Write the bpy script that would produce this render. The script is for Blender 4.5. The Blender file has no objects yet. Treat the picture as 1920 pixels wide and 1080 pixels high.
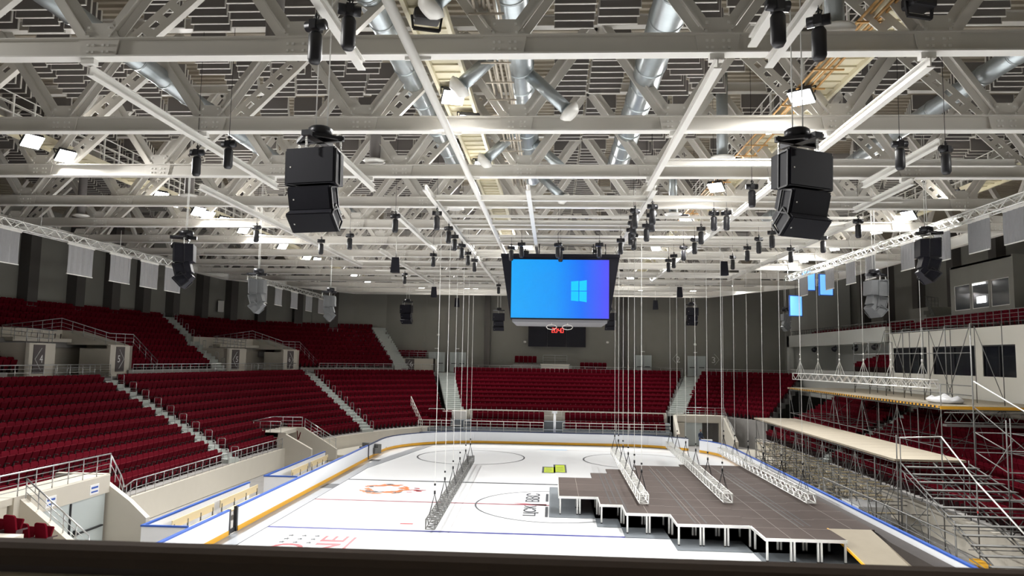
import bpy, math, random
from mathutils import Vector, Matrix
random.seed(7)
SC = bpy.context.scene
COL = SC.collection
PI = math.pi
V = Vector

# ------------------------------------------------------------------ camera
CAMZ = 8.40
yaw, pit, rol = math.radians(3.267), math.radians(5.40), math.radians(0.937)
F = V((-math.sin(yaw)*math.cos(pit), math.cos(yaw)*math.cos(pit), math.sin(pit)))
R0 = V((math.cos(yaw), math.sin(yaw), 0)); U0 = R0.cross(F)
R = R0*math.cos(rol) + U0*math.sin(rol); U = U0*math.cos(rol) - R0*math.sin(rol)
cd = bpy.data.cameras.new('camera'); cam = bpy.data.objects.new('camera', cd); COL.objects.link(cam)
cd.sensor_width = 36; cd.lens = 1388.6/1920*36; cd.clip_start = 0.05; cd.clip_end = 400
cam.matrix_world = Matrix(((R.x, U.x, -F.x, 0), (R.y, U.y, -F.y, 0), (R.z, U.z, -F.z, CAMZ), (0, 0, 0, 1)))
cd.dof.use_dof = True; cd.dof.focus_distance = 38; cd.dof.aperture_fstop = 6.3
SC.camera = cam

# ------------------------------------------------------------------ world, exposure
w = bpy.data.worlds.new('world'); SC.world = w; w.use_nodes = True
w.node_tree.nodes['Background'].inputs[0].default_value = (0.75, 0.8, 0.9, 1)
w.node_tree.nodes['Background'].inputs[1].default_value = 0.05
SC.view_settings.view_transform = 'Standard'; SC.view_settings.look = 'None'
SC.view_settings.exposure = 0.0; SC.view_settings.gamma = 1.0; SC.view_settings.use_curve_mapping = False
LAMP_W = 670.0            # power of one roof floodlight

# ------------------------------------------------------------------ materials
def mat(name, c, rough=0.6, metal=0.0, emit=0.0, noise=0.0, nscale=8.0, bump=0.0, spec=0.5):
    m = bpy.data.materials.new(name); m.use_nodes = True
    nt = m.node_tree; b = nt.nodes['Principled BSDF']
    b.inputs['Base Color'].default_value = (*c, 1); b.inputs['Roughness'].default_value = rough
    b.inputs['Metallic'].default_value = metal
    b.inputs['Specular IOR Level'].default_value = spec
    if emit:
        b.inputs['Emission Color'].default_value = (*c, 1); b.inputs['Emission Strength'].default_value = emit
    if noise or bump:
        tc = nt.nodes.new('ShaderNodeTexCoord'); n = nt.nodes.new('ShaderNodeTexNoise')
        n.inputs['Scale'].default_value = nscale; n.inputs['Detail'].default_value = 4
        nt.links.new(tc.outputs['Object'], n.inputs['Vector'])
        if noise:
            mx = nt.nodes.new('ShaderNodeMixRGB'); mx.blend_type = 'MIX'
            mx.inputs[1].default_value = (*[x*(1-noise) for x in c], 1)
            mx.inputs[2].default_value = (*[min(1, x*(1+noise)) for x in c], 1)
            nt.links.new(n.outputs['Fac'], mx.inputs[0]); nt.links.new(mx.outputs[0], b.inputs['Base Color'])
        if bump:
            bp = nt.nodes.new('ShaderNodeBump'); bp.inputs['Strength'].default_value = bump
            nt.links.new(n.outputs['Fac'], bp.inputs['Height']); nt.links.new(bp.outputs[0], b.inputs['Normal'])
    return m

MT = dict(
 ice=mat('ice', (0.86, 0.88, 0.90), 0.22, noise=0.02, nscale=0.5),
 ice_reflection=mat('board_reflection', (0.33, 0.35, 0.38), 0.30),
 blue_line=mat('blue_line', (0.03, 0.035, 0.20), 0.5), red_line=mat('red_line', (0.20, 0.04, 0.06), 0.5),
 dark_line=mat('dark_line', (0.045, 0.05, 0.06), 0.5), pink=mat('pink_print', (0.40, 0.035, 0.05), 0.4),
 orange=mat('orange_print', (0.55, 0.13, 0.01), 0.4), green=mat('lime_print', (0.55, 0.68, 0.06), 0.4), print_grey=mat('grey_print', (0.10, 0.11, 0.12), 0.5),
 crease=mat('crease_print', (0.35, 0.62, 0.9), 0.4),
 concrete=mat('concrete', (0.30, 0.29, 0.28), 0.85, noise=0.15, nscale=1.5),
 step=mat('step_concrete', (0.42, 0.45, 0.43), 0.8, noise=0.08, nscale=3),
 beige=mat('beige_plaster', (0.58, 0.545, 0.475), 0.8, noise=0.03, nscale=2),
 wallgrey=mat('grey_wall', (0.26, 0.255, 0.23), 0.85, noise=0.06, nscale=0.8),
 wallpil=mat('pilaster_grey', (0.095, 0.088, 0.082), 0.85),
 lightwall=mat('light_grey_wall', (0.55, 0.56, 0.53), 0.8), balcony=mat('balcony_plaster', (0.78, 0.765, 0.70), 0.8),
 deck=mat('roof_deck', (0.44, 0.39, 0.31), 0.6, metal=0.1),
 steel=mat('painted_steel', (0.68, 0.655, 0.61), 0.45, noise=0.05, nscale=1.2),
 steelw=mat('painted_steel_white', (0.80, 0.785, 0.75), 0.4),
 baffle=mat('baffle_grey', (0.19, 0.175, 0.168), 0.9), baffle_edge=mat('baffle_edge', (0.62, 0.60, 0.56), 0.7),
 duct=mat('galvanised', (0.42, 0.46, 0.48), 0.33, metal=0.75, noise=0.12, nscale=4),
 black=mat('black_plastic', (0.012, 0.012, 0.016), 0.45), blackm=mat('black_metal', (0.02, 0.02, 0.024), 0.35, metal=0.4),
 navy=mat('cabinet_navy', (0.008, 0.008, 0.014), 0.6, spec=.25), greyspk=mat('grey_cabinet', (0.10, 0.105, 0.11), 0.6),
 chrome=mat('chrome', (0.55, 0.56, 0.57), 0.28, metal=0.9), galv=mat('scaffold_tube', (0.17, 0.17, 0.165), 0.55, metal=0.3, noise=0.2, nscale=3),
 alu=mat('truss_aluminium', (0.82, 0.82, 0.80), 0.3, metal=0.35),
 seat=mat('red_fabric', (0.115, 0.0015, 0.009), 0.85, spec=.08), seatshell=mat('red_shell', (0.10, 0.0015, 0.008), 0.8, spec=.08), seatleg=mat('seat_bracket', (0.045, 0.02, 0.022), 0.6),
 white=mat('white_panel', (0.86, 0.88, 0.92), 0.3), blue=mat('blue_cap', (0.02, 0.09, 0.42), 0.4), yellow=mat('yellow_kick', (0.78, 0.40, 0.02), 0.45),
 navyband=mat('navy_band', (0.02, 0.035, 0.10), 0.5),
 wood=mat('bench_wood', (0.62, 0.52, 0.33), 0.5), ply=mat('plywood', (0.30, 0.26, 0.195), 0.7, noise=0.1, nscale=1.5),
 stage=mat('stage_ply', (0.066, 0.050, 0.045), 0.8, spec=.2, noise=0.18, nscale=1.2), seam=mat('stage_seam', (0.22, 0.19, 0.17), 0.6), track=mat('stage_track', (0.02, 0.018, 0.018), 0.6),
 mats=mat('rubber_mat', (0.034, 0.027, 0.025), 0.8, noise=0.2, nscale=2), greymat=mat('grey_floor_cover', (0.16, 0.18, 0.20), 0.6, noise=0.1, nscale=1),
 door=mat('door_grey', (0.48, 0.53, 0.53), 0.5), glass=mat('dark_glass', (0.012, 0.014, 0.02), 0.08), glassbright=mat('booth_glass', (0.05, 0.055, 0.06), 0.1),
 lens=mat('lamp_lens', (1.0, 0.99, 0.96), 0.3, emit=30.0), tube=mat('lit_tube', (1, 1, 1), 0.3, emit=3.0),
 banner=mat('banner_cloth', (0.29, 0.29, 0.30), 0.85, noise=0.06, nscale=6),
 cover=mat('grey_cover', (0.20, 0.20, 0.22), 0.4), rope=mat('rope', (0.72, 0.72, 0.70), 0.6), chain=mat('chain', (0.6, 0.6, 0.58), 0.35, metal=0.6),
 red=mat('red_paint', (0.5, 0.03, 0.03), 0.5), tray=mat('cable_bundle', (0.45, 0.40, 0.33), 0.7, noise=0.3, nscale=10),
 copper=mat('copper_pipe', (0.45, 0.25, 0.08), 0.5), catwalk=mat('catwalk_grating', (0.62, 0.57, 0.42), 0.6),
 railw=mat('rail_brown', (0.085, 0.064, 0.052), 0.95, spec=.05), railb=mat('rail_dark', (0.06, 0.04, 0.035), 0.5), parapet=mat('parapet', (0.62, 0.54, 0.40), 0.8),
 digits=mat('red_digits', (1.0, 0.05, 0.04), 0.4, emit=2.2), sign=mat('sign_brown', (0.085, 0.07, 0.07), 0.6), signw=mat('sign_white', (0.8, 0.8, 0.8), 0.6),
 reflection_blue=mat('light_blue_reflection', (0.16, 0.45, 0.95), 0.4, emit=1.0), plastic=mat('clear_sheet', (0.75, 0.75, 0.77), 0.3),
 skin=mat('skin', (0.45, 0.27, 0.2), 0.6), cloth=mat('dark_blue_cloth', (0.03, 0.045, 0.09), 0.8), trouser=mat('dark_trousers', (0.02, 0.022, 0.03), 0.8), hair=mat('hair', (0.02, 0.015, 0.012), 0.7),
 purple=mat('purple_cloth', (0.12, 0.05, 0.4), 0.7), tape=mat('hazard_tape', (0.75, 0.5, 0.03), 0.6),
)
# stage screen picture: blue gradient
m = mat('screen_picture', (0, 0.4, 1), 0.5); nt = m.node_tree; b = nt.nodes['Principled BSDF']
tc = nt.nodes.new('ShaderNodeTexCoord'); sp = nt.nodes.new('ShaderNodeSeparateXYZ'); cr = nt.nodes.new('ShaderNodeValToRGB')
nt.links.new(tc.outputs['Generated'], sp.inputs[0]); nt.links.new(sp.outputs['X'], cr.inputs[0])
cr.color_ramp.elements[0].color = (0.0, 0.40, 1.0, 1); cr.color_ramp.elements[1].color = (0.09, 0.08, 1.0, 1)
e = cr.color_ramp.elements.new(0.45); e.color = (0.0, 0.33, 1.0, 1); e = cr.color_ramp.elements.new(0.72); e.color = (0.0, 0.17, 1.0, 1)
nt.links.new(cr.outputs[0], b.inputs['Emission Color']); b.inputs['Emission Strength'].default_value = 0.95
b.inputs['Base Color'].default_value = (0, 0, 0, 1); MT['screen'] = m
MT['emblem'] = mat('screen_emblem', (0.0, 0.36, 1.0), 0.5, emit=0.9)

# ------------------------------------------------------------------ mesh helpers
class M:
    def __init__(s): s.v = []; s.f = []; s.mi = []; s.sm = []
    def add(s, vs, fs, mi=0, smooth=False):
        o = len(s.v); s.v += [tuple(p) for p in vs]
        for f in fs: s.f.append([i+o for i in f]); s.mi.append(mi); s.sm.append(smooth)
        return s
    def box(s, x0, x1, y0, y1, z0, z1, mi=0):
        vs = [(x0,y0,z0),(x1,y0,z0),(x1,y1,z0),(x0,y1,z0),(x0,y0,z1),(x1,y0,z1),(x1,y1,z1),(x0,y1,z1)]
        return s.add(vs, BF, mi)
    def bevbox(s, x0, x1, y0, y1, z0, z1, c=0.02, mi=0):
        # box whose vertical outline has cut corners and whose top and bottom are inset
        def ring(i, z):
            return [(x0+i,y0+c,z),(x0+c,y0+i,z),(x1-c,y0+i,z),(x1-i,y0+c,z),(x1-i,y1-c,z),(x1-c,y1-i,z),(x0+c,y1-i,z),(x0+i,y1-c,z)]
        k = c*0.9
        vs = ring(k*.6, z0)+ring(0, z0+k)+ring(0, z1-k)+ring(k*.6, z1)
        fs = [list(range(7, -1, -1)), list(range(24, 32))]
        for r in range(3):
            for i in range(8): fs.append([r*8+i, r*8+(i+1) % 8, (r+1)*8+(i+1) % 8, (r+1)*8+i])
        return s.add(vs, fs, mi)
    def bar(s, a, b, w, h=None, mi=0, up=(0,0,1)):
        a = V(a); b = V(b); h = w if h is None else h
        d = (b-a).normalized(); u = V(up)
        if abs(d.dot(u)) > 0.98: u = V((0,1,0)) if abs(d.y) < 0.9 else V((1,0,0))
        x = d.cross(u).normalized(); u = x.cross(d)
        vs = []
        for p in (a, b):
            for i, j in ((-1,-1),(1,-1),(1,1),(-1,1)): vs.append(p + x*(w/2*i) + u*(h/2*j))
        return s.add(vs, [[3,2,1,0],[4,5,6,7],[0,1,5,4],[1,2,6,5],[2,3,7,6],[3,0,4,7]], mi)
    def ibeam(s, a, b, w, h, t=0.03, mi=0, up=(0,0,1)):
        a = V(a); b = V(b); d = (b-a).normalized(); u = V(up); x = d.cross(u).normalized(); u = x.cross(d)
        s.bar(a, b, t, h, mi, u)
        for k in (-1, 1): s.bar(a+u*(k*(h/2-t/2)), b+u*(k*(h/2-t/2)), w, t, mi, u)
        return s
    def tube(s, pts, r, n=8, mi=0, cap=True):
        P_ = [V(p) for p in pts]; rings = []; prev = None
        for i, p in enumerate(P_):
            d = (P_[min(i+1, len(P_)-1)] - P_[max(i-1, 0)]).normalized()
            if prev is None:
                u = V((0,0,1)) if abs(d.z) < 0.9 else V((0,1,0))
            else: u = prev
            x = d.cross(u).normalized(); u = x.cross(d).normalized(); prev = u
            rr = r[i] if isinstance(r, (list, tuple)) else r
            rings.append([p + x*(rr*math.cos(2*PI*k/n)) + u*(rr*math.sin(2*PI*k/n)) for k in range(n)])
        vs = [q for g in rings for q in g]; fs = []
        for g in range(len(rings)-1):
            for k in range(n): fs.append([g*n+k, g*n+(k+1) % n, (g+1)*n+(k+1) % n, (g+1)*n+k])
        if cap: fs += [list(range(n-1, -1, -1)), [ (len(rings)-1)*n+k for k in range(n)]]
        return s.add(vs, fs, mi, n > 5)
    def lathe(s, prof, c=(0,0,0), n=16, mi=0, axis='z'):
        vs = []
        for r, z in prof:
            for k in range(n):
                a = 2*PI*k/n; p = (r*math.cos(a), r*math.sin(a), z)
                if axis == 'y': p = (p[0], p[2], p[1])
                if axis == 'x': p = (p[2], p[0], p[1])
                vs.append((c[0]+p[0], c[1]+p[1], c[2]+p[2]))
        fs = []
        for g in range(len(prof)-1):
            for k in range(n): fs.append([g*n+k, g*n+(k+1) % n, (g+1)*n+(k+1) % n, (g+1)*n+k])
        fs += [list(range(n-1, -1, -1)), [(len(prof)-1)*n+k for k in range(n)]]
        return s.add(vs, fs, mi, True)
    def prism(s, poly, z0, z1, mi=0, T=None):
        n = len(poly); vs = [(p[0], p[1], z0) for p in poly]+[(p[0], p[1], z1) for p in poly]
        if T: vs = [T(v) for v in vs]
        fs = [list(range(n-1, -1, -1)), list(range(n, 2*n))] + [[i, (i+1) % n, n+(i+1) % n, n+i] for i in range(n)]
        return s.add(vs, fs, mi)
    def quad(s, a, b, c, d, mi=0): return s.add([a, b, c, d], [[0,1,2,3]], mi)
    def xf(s, T):
        s.v = [tuple(T(V(p))) for p in s.v]; return s
    def data(s, name, mats):
        me = bpy.data.meshes.new(name); me.from_pydata(s.v, [], s.f)
        for q in (mats if isinstance(mats, (list, tuple)) else [mats]): me.materials.append(MT[q])
        me.polygons.foreach_set('material_index', s.mi); me.polygons.foreach_set('use_smooth', s.sm)
        me.update(); return me
    def build(s, name, mats, parent=None, loc=(0,0,0), rot=(0,0,0)):
        o = bpy.data.objects.new(name, s.data(name, mats)); COL.objects.link(o)
        o.location = loc; o.rotation_euler = rot
        if parent: o.parent = parent
        return o
BF = [[0,3,2,1],[4,5,6,7],[0,1,5,4],[1,2,6,5],[2,3,7,6],[3,0,4,7]]

def tag(o, label=None, cat=None, group=None, kind=None):
    if label: o['label'] = label
    if cat: o['category'] = cat
    if group: o['group'] = group
    if kind: o['kind'] = kind
    return o
def thing(name, label, cat, loc=(0,0,0), rz=0, group=None):
    o = bpy.data.objects.new(name, None); COL.objects.link(o); o.location = loc; o.rotation_euler = (0,0,rz)
    o.empty_display_size = 0.2
    return tag(o, label, cat, group)
def obj(name, m_, mats, label, cat, group=None, loc=(0,0,0), rot=(0,0,0)):
    return tag(m_.build(name, mats, None, loc, rot), label, cat, group)
def struct(name, m_, mats): return tag(m_.build(name, mats), kind='structure')
def dup(root, loc, rot=None, label=None, group=None):
    r = root.copy(); COL.objects.link(r); r.location = loc
    if rot is not None: r.rotation_euler = rot
    if label: r['label'] = label
    if group: r['group'] = group
    for ch in list(root.children):
        c = ch.copy(); COL.objects.link(c); c.parent = r
        for g in ch.children:
            d = g.copy(); COL.objects.link(d); d.parent = c
    return r
ORD = ['first','second','third','fourth','fifth','sixth','seventh','eighth','ninth','tenth','eleventh','twelfth','thirteenth','fourteenth','fifteenth','sixteenth','seventeenth','eighteenth','nineteenth','twentieth']
def nth(i): return ORD[i] if i < 20 else '%dth' % (i+1)

def text_geo(txt, size=1.0, shear=0.0):
    cu = bpy.data.curves.new('lettering', 'FONT'); cu.body = txt; cu.size = size; cu.resolution_u = 3; cu.shear = shear
    o = bpy.data.objects.new('lettering', cu); COL.objects.link(o)
    dg = bpy.context.evaluated_depsgraph_get(); me = o.evaluated_get(dg).to_mesh()
    vs = [tuple(v.co) for v in me.vertices]; fs = [list(p.vertices) for p in me.polygons]
    o.evaluated_get(dg).to_mesh_clear(); bpy.data.objects.remove(o); bpy.data.curves.remove(cu)
    xs = [v[0] for v in vs]; ys = [v[1] for v in vs]
    return vs, fs, (min(xs), max(xs), min(ys), max(ys))
def put_text(m_, txt, T, w_, h_, mi=0):
    """lettering stretched to w_ x h_, T maps (u, v) on the surface to space"""
    vs, fs, (a, b, c, d) = text_geo(txt)
    m_.add([T((v[0]-a)/(b-a)*w_, (v[1]-c)/(d-c)*h_) for v in vs], fs, mi)

def lerp(a, b, t): return a + (b-a)*t

def ribbon(m_, pts, off0, off1, z0, z1, mi=0):
    """solid strip along a plan polyline; offsets to the left of the walking direction; z0/z1 numbers or per-point lists"""
    n = len(pts); N = []
    for i in range(n):
        a = V((*pts[max(i-1,0)][:2], 0)); b_ = V((*pts[min(i+1,n-1)][:2], 0)); d = (b_-a).normalized(); N.append(V((-d.y, d.x, 0)))
    g = lambda z, i: z[i] if isinstance(z, (list, tuple)) else z
    vs = []
    for i, p in enumerate(pts):
        q = V((p[0], p[1], 0))
        for o, z in ((off0, z0), (off1, z0), (off1, z1), (off0, z1)): vs.append((q.x+N[i].x*o, q.y+N[i].y*o, g(z, i)))
    fs = []
    for i in range(n-1):
        for k in range(4): fs.append([i*4+k, i*4+(k+1) % 4, (i+1)*4+(k+1) % 4, (i+1)*4+k])
    fs += [[0,1,2,3], [(n-1)*4+k for k in (3,2,1,0)]]
    m_.add(vs, fs, mi)

# ================================================================== ICE AND FLOOR
RX, RY, HW, HL, RR = 0.13, 43.585, 15.0, 30.0, 8.5
def rink(off=0.0, n=10, y0=None):
    """outline, clockwise from the near left corner going away from the camera, over the far end, back on the right"""
    P_ = []
    r = RR+off
    for cx, cy, a0 in ((RX-HW+RR, RY-HL+RR, 1.5*PI), (RX-HW+RR, RY+HL-RR, PI), (RX+HW-RR, RY+HL-RR, PI/2), (RX+HW-RR, RY-HL+RR, 0)):
        for k in range(n+1):
            a = a0 - (PI/2)*k/n
            P_.append((cx+r*math.cos(a), cy+r*math.sin(a)))
    return P_
m = M(); m.box(-45, 36, -9.5, 96, -0.6, -0.03); struct('floor', m, 'concrete')
m = M(); m.prism(rink(0.1), -0.03, 0.0, 0)
def flat(x0, x1, y0, y1, mi, z=0.004): m.quad((x0,y0,z), (x1,y0,z), (x1,y1,z), (x0,y1,z), mi)
for y, t, mi in ((RY+7.14, 0.36, 2), (RY-7.14, 0.30, 1), (RY, 0.28, 3)): flat(RX-HW+0.0, RX+HW, y-t/2, y+t/2, mi)
flat(RX-HW, RX+HW, RY+26-.03, RY+26+.03, 3)
def arc(cx, cy, r, a0, a1, wd, mi, n=40, z=0.006):
    for k in range(n):
        a = lerp(a0, a1, k/n); b_ = lerp(a0, a1, (k+1)/n)
        m.quad(*[(cx+q*math.cos(t), cy+q*math.sin(t), z) for q, t in ((r, a), (r+wd, a), (r+wd, b_), (r, b_))], mi)
arc(RX, RY, 4.45, 0, 2*PI, 0.11, 2, 64)
for sx in (-1, 1):
    for yy in (RY+20, RY-20): arc(RX+sx*7, yy, 4.45, 0, 2*PI, 0.13, 2, 48)
# reflection of the boards painted as a grey strip, left side and far corner
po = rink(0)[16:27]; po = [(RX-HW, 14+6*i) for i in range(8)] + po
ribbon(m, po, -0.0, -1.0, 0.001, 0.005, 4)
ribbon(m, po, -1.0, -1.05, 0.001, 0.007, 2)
flat(-14.7, -13.85, 47.2, 48.8, 2, 0.009); flat(-14.7, -13.85, 59.6, 60.6, 2, 0.009)  # dark marks painted on the strip as gate reflections
flat(-7.62, -6.96, 37.8, 38.05, 5); flat(-1.11, 1.35, 69.6, 70.1, 8)
# red lettering and stars near the left boards (reads away from the camera)
for du in (0, .09): put_text(m, 'SHINE', lambda u, v: (-9.35-v, 28.2+u+du, 0.006+du*.01), 6.7, 1.15, 5)
flat(-9.12, -8.98, 28.2, 34.85, 5)
for du in (0, .1): put_text(m, 'D', lambda u, v: (-10.85-v, 32.1+u+du, 0.006+du*.01), 1.2, 1.45, 5)
put_text(m, 'AN', lambda u, v: (-10.85-v, 29.0+u, 0.006), 2.6, 1.45, 5)
for i in range(3):
    for j in range(3):
        cx, cy = -12.1+0.62*j, 33.62+0.62*i
        m.add([(cx+(0.21 if k % 2 == 0 else 0.09)*math.cos(PI/2+k*PI/5), cy+(0.21 if k % 2 == 0 else 0.09)*math.sin(PI/2+k*PI/5), 0.006) for k in range(10)], [list(range(10))], 2)
# two words either side of the centre line
for du in (0, .13):
    put_text(m, 'ЦСК', lambda u, v: (-0.72-v, 40.6+u+du, 0.006+du*.01), 2.7, 0.85, 2); put_text(m, 'ВВС', lambda u, v: (-0.72-v, 44.5+u+du, 0.006+du*.01), 2.6, 0.85, 2)
flat(-0.36, -0.2, 40.4, 43.2, 2); flat(-0.36, -0.2, 44.7, 47.2, 2)
m.add([(-2.9, 44.2, .007), (-0.3, 43.4, .007), (-0.3, 43.75, .007)], [[0,1,2]], 5); m.add([(-0.3, 43.95, .007), (-2.2, 43.75, .007), (-0.3, 43.4, .007)], [[0,1,2]], 3)
# two lime blocks with grey surrounds
for x0, x1, y0, y1 in ((-0.75, 0.25, 55.7, 58.9), (0.1, 1.1, 56.0, 60.2)):
    flat(x0, x1, y0, y1, 7, 0.005); flat(x0+.15, x1-.13, y0+.25, y1-.3, 6, 0.008)
    for k in range(3): m.bar((x0+.25, y0+.7+k*.8, .010), (x1-.25, y0+1.1+k*.8, .010), 0.12, 0.002, 7)
# orange round badge of small flame strokes with pink strokes on its right
rnd = random.Random(3)
for k in range(64):
    a = rnd.uniform(0, 2*PI); q = rnd.uniform(0.62, 1.0)
    cx, cy = -10.6+q*1.45*math.cos(a), 47.5+q*1.75*math.sin(a); a2 = a+PI/2+rnd.uniform(-.5, .5); L_ = rnd.uniform(.2, .42)
    m.add([(cx-L_*math.cos(a2), cy-L_*math.sin(a2), .006+k*.0001), (cx+.2*math.cos(a), cy+.2*math.sin(a), .006+k*.0001), (cx+L_*math.cos(a2), cy+L_*math.sin(a2), .006+k*.0001), (cx-.18*math.cos(a), cy-.18*math.sin(a), .006+k*.0001)], [[0,1,2,3]], 9 if k % 5 else 2)
for k in range(12):
    x_, y_ = rnd.uniform(-9.4, -8.2), rnd.uniform(46.2, 48.8)
    m.bar((x_, y_, .007), (x_+.35, y_+rnd.uniform(-.3, .3), .007), .16, .002, 5)
struct('floor_ice', m, ['ice', 'blue_line', 'dark_line', 'red_line', 'ice_reflection', 'pink', 'green', 'print_grey', 'crease', 'orange'])

# ------------------------------------------------------------------ dasher boards
def boards(name, label, pts, capm='blue'):
    t = thing(name, label, 'rink boards', (pts[0][0], pts[0][1], 0)); ox, oy = pts[0][:2]
    q = [(p[0]-ox, p[1]-oy) for p in pts]
    a = M(); ribbon(a, q, 0.0, 0.12, 0.26, 1.13); a.build('panel', 'white', t)
    a = M(); ribbon(a, q, -0.02, 0.14, 1.13, 1.20); a.build('cap_rail', capm, t)
    a = M(); ribbon(a, q, -0.015, 0.12, 0.04, 0.26); a.build('kick_strip', 'yellow', t)
    a = M(); k = 0
    for i in range(0, len(q)-1):
        d = math.dist(q[i], q[i+1]); s = 0
        while s < d-0.3:
            p = (lerp(q[i][0], q[i+1][0], s/d), lerp(q[i][1], q[i+1][1], s/d)); k += 1
            if k % 3 == 1: a.box(p[0]-.11, p[0]+.11, p[1]-.05, p[1]+.05, 0.14, 0.22)
            s += 2.0
    return t, q
full = rink(0)
left = [(RX-HW, y) for y in (24, 30, 34.3)]
boards('rink_boards', 'white rink boards with blue cap, nearest piece on the left before the first gate', full[4:11]+left)
boards('rink_boards', 'white rink boards with blue cap, left side between the two grey gates', [(RX-HW, y) for y in (35.3, 40, 45, 50, 55, 60.1)])
boards('rink_boards', 'white rink boards curving round the far left corner and across the far end', [(RX-HW, 60.5)]+full[11:28], 'navyband')
boards('rink_boards', 'white rink boards with blue cap along the right side under the scaffolding', full[28:43])
for y0, lb in ((34.3, 'grey open gate in the left rink boards nearest the camera'), (60.1, 'grey gate post in the left rink boards at the far corner')):
    t = thing('rink_gate', lb, 'gate', (RX-HW, y0, 0))
    for dy in ((0.08, 0.85) if y0 < 50 else (0.2,)):
        M().box(-.14, .02, dy-.06, dy+.06, 0.05, 1.2).build('gate_post', 'blackm', t)
    M().box(-.10, -.04, 0, 1.0 if y0 < 50 else .4, 0.05, 0.25).build('sill', 'blackm', t)
# shallow grey floor band behind the far boards
m = M(); ribbon(m, full[11:27], 0.14, 0.6, 0.0, 0.9); struct('trim_1', m, 'navyband')

# ------------------------------------------------------------------ team benches and their white enclosures (left)
def bench_box(label, y0, y1, x0=-17.2, x1=-15.2):
    t = thing('bench_enclosure', label, 'enclosure', (x0, y0, 0)); L_ = y1-y0; W_ = x1-x0
    a = M(); a.box(0, .08, 0, L_, 0, 1.1); a.build('back_panel', 'white', t)
    a = M(); a.box(.08, W_, 0, .08, 0, 1.1); a.build('end_panel', 'white', t)
    a = M(); a.box(-.03, .11, -.02, L_, 1.1, 1.17); a.box(.11, W_, -.02, .1, 1.1, 1.17); a.build('cap_rail', 'blue', t)
    a = M(); a.box(.1, W_, .1, L_, 0.0, 0.12); a.build('floor_board', 'concrete', t)
    return t
bench_box('white bench enclosure with blue rim nearest the camera, behind the left boards', 31.0, 42.0)
bench_box('white bench enclosure with blue rim farther from the camera, behind the left boards', 44.3, 56.0)
def bench(label, y0, y1, x=-16.2):
    t = thing('team_bench', label, 'bench', (x, y0, .12), 0, 'wooden team benches'); L_ = y1-y0
    M().box(-.2, .2, 0, L_, .40, .46).build('seat', 'wood', t)
    M().box(-.32, -.27, 0, L_, .62, .98).build('backrest', 'wood', t)
    k = int(L_/1.2)+1
    for i in range(k):
        y = .15+(L_-.3)*i/(k-1)
        M().box(-.28, .14, y-.03, y+.03, 0, .40).bar((-.27, y, .4), (-.27, y, .8), .05).build('leg', 'galv', t)
bench('wooden team bench nearest the camera in the near bench enclosure', 32.2, 36.2)
bench('wooden team bench second from the camera in the near bench enclosure', 36.9, 41.6)
bench('wooden team bench in the far bench enclosure, nearer half', 47.0, 50.2)
bench('wooden team bench in the far bench enclosure, farther half', 50.8, 54.6)

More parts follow.
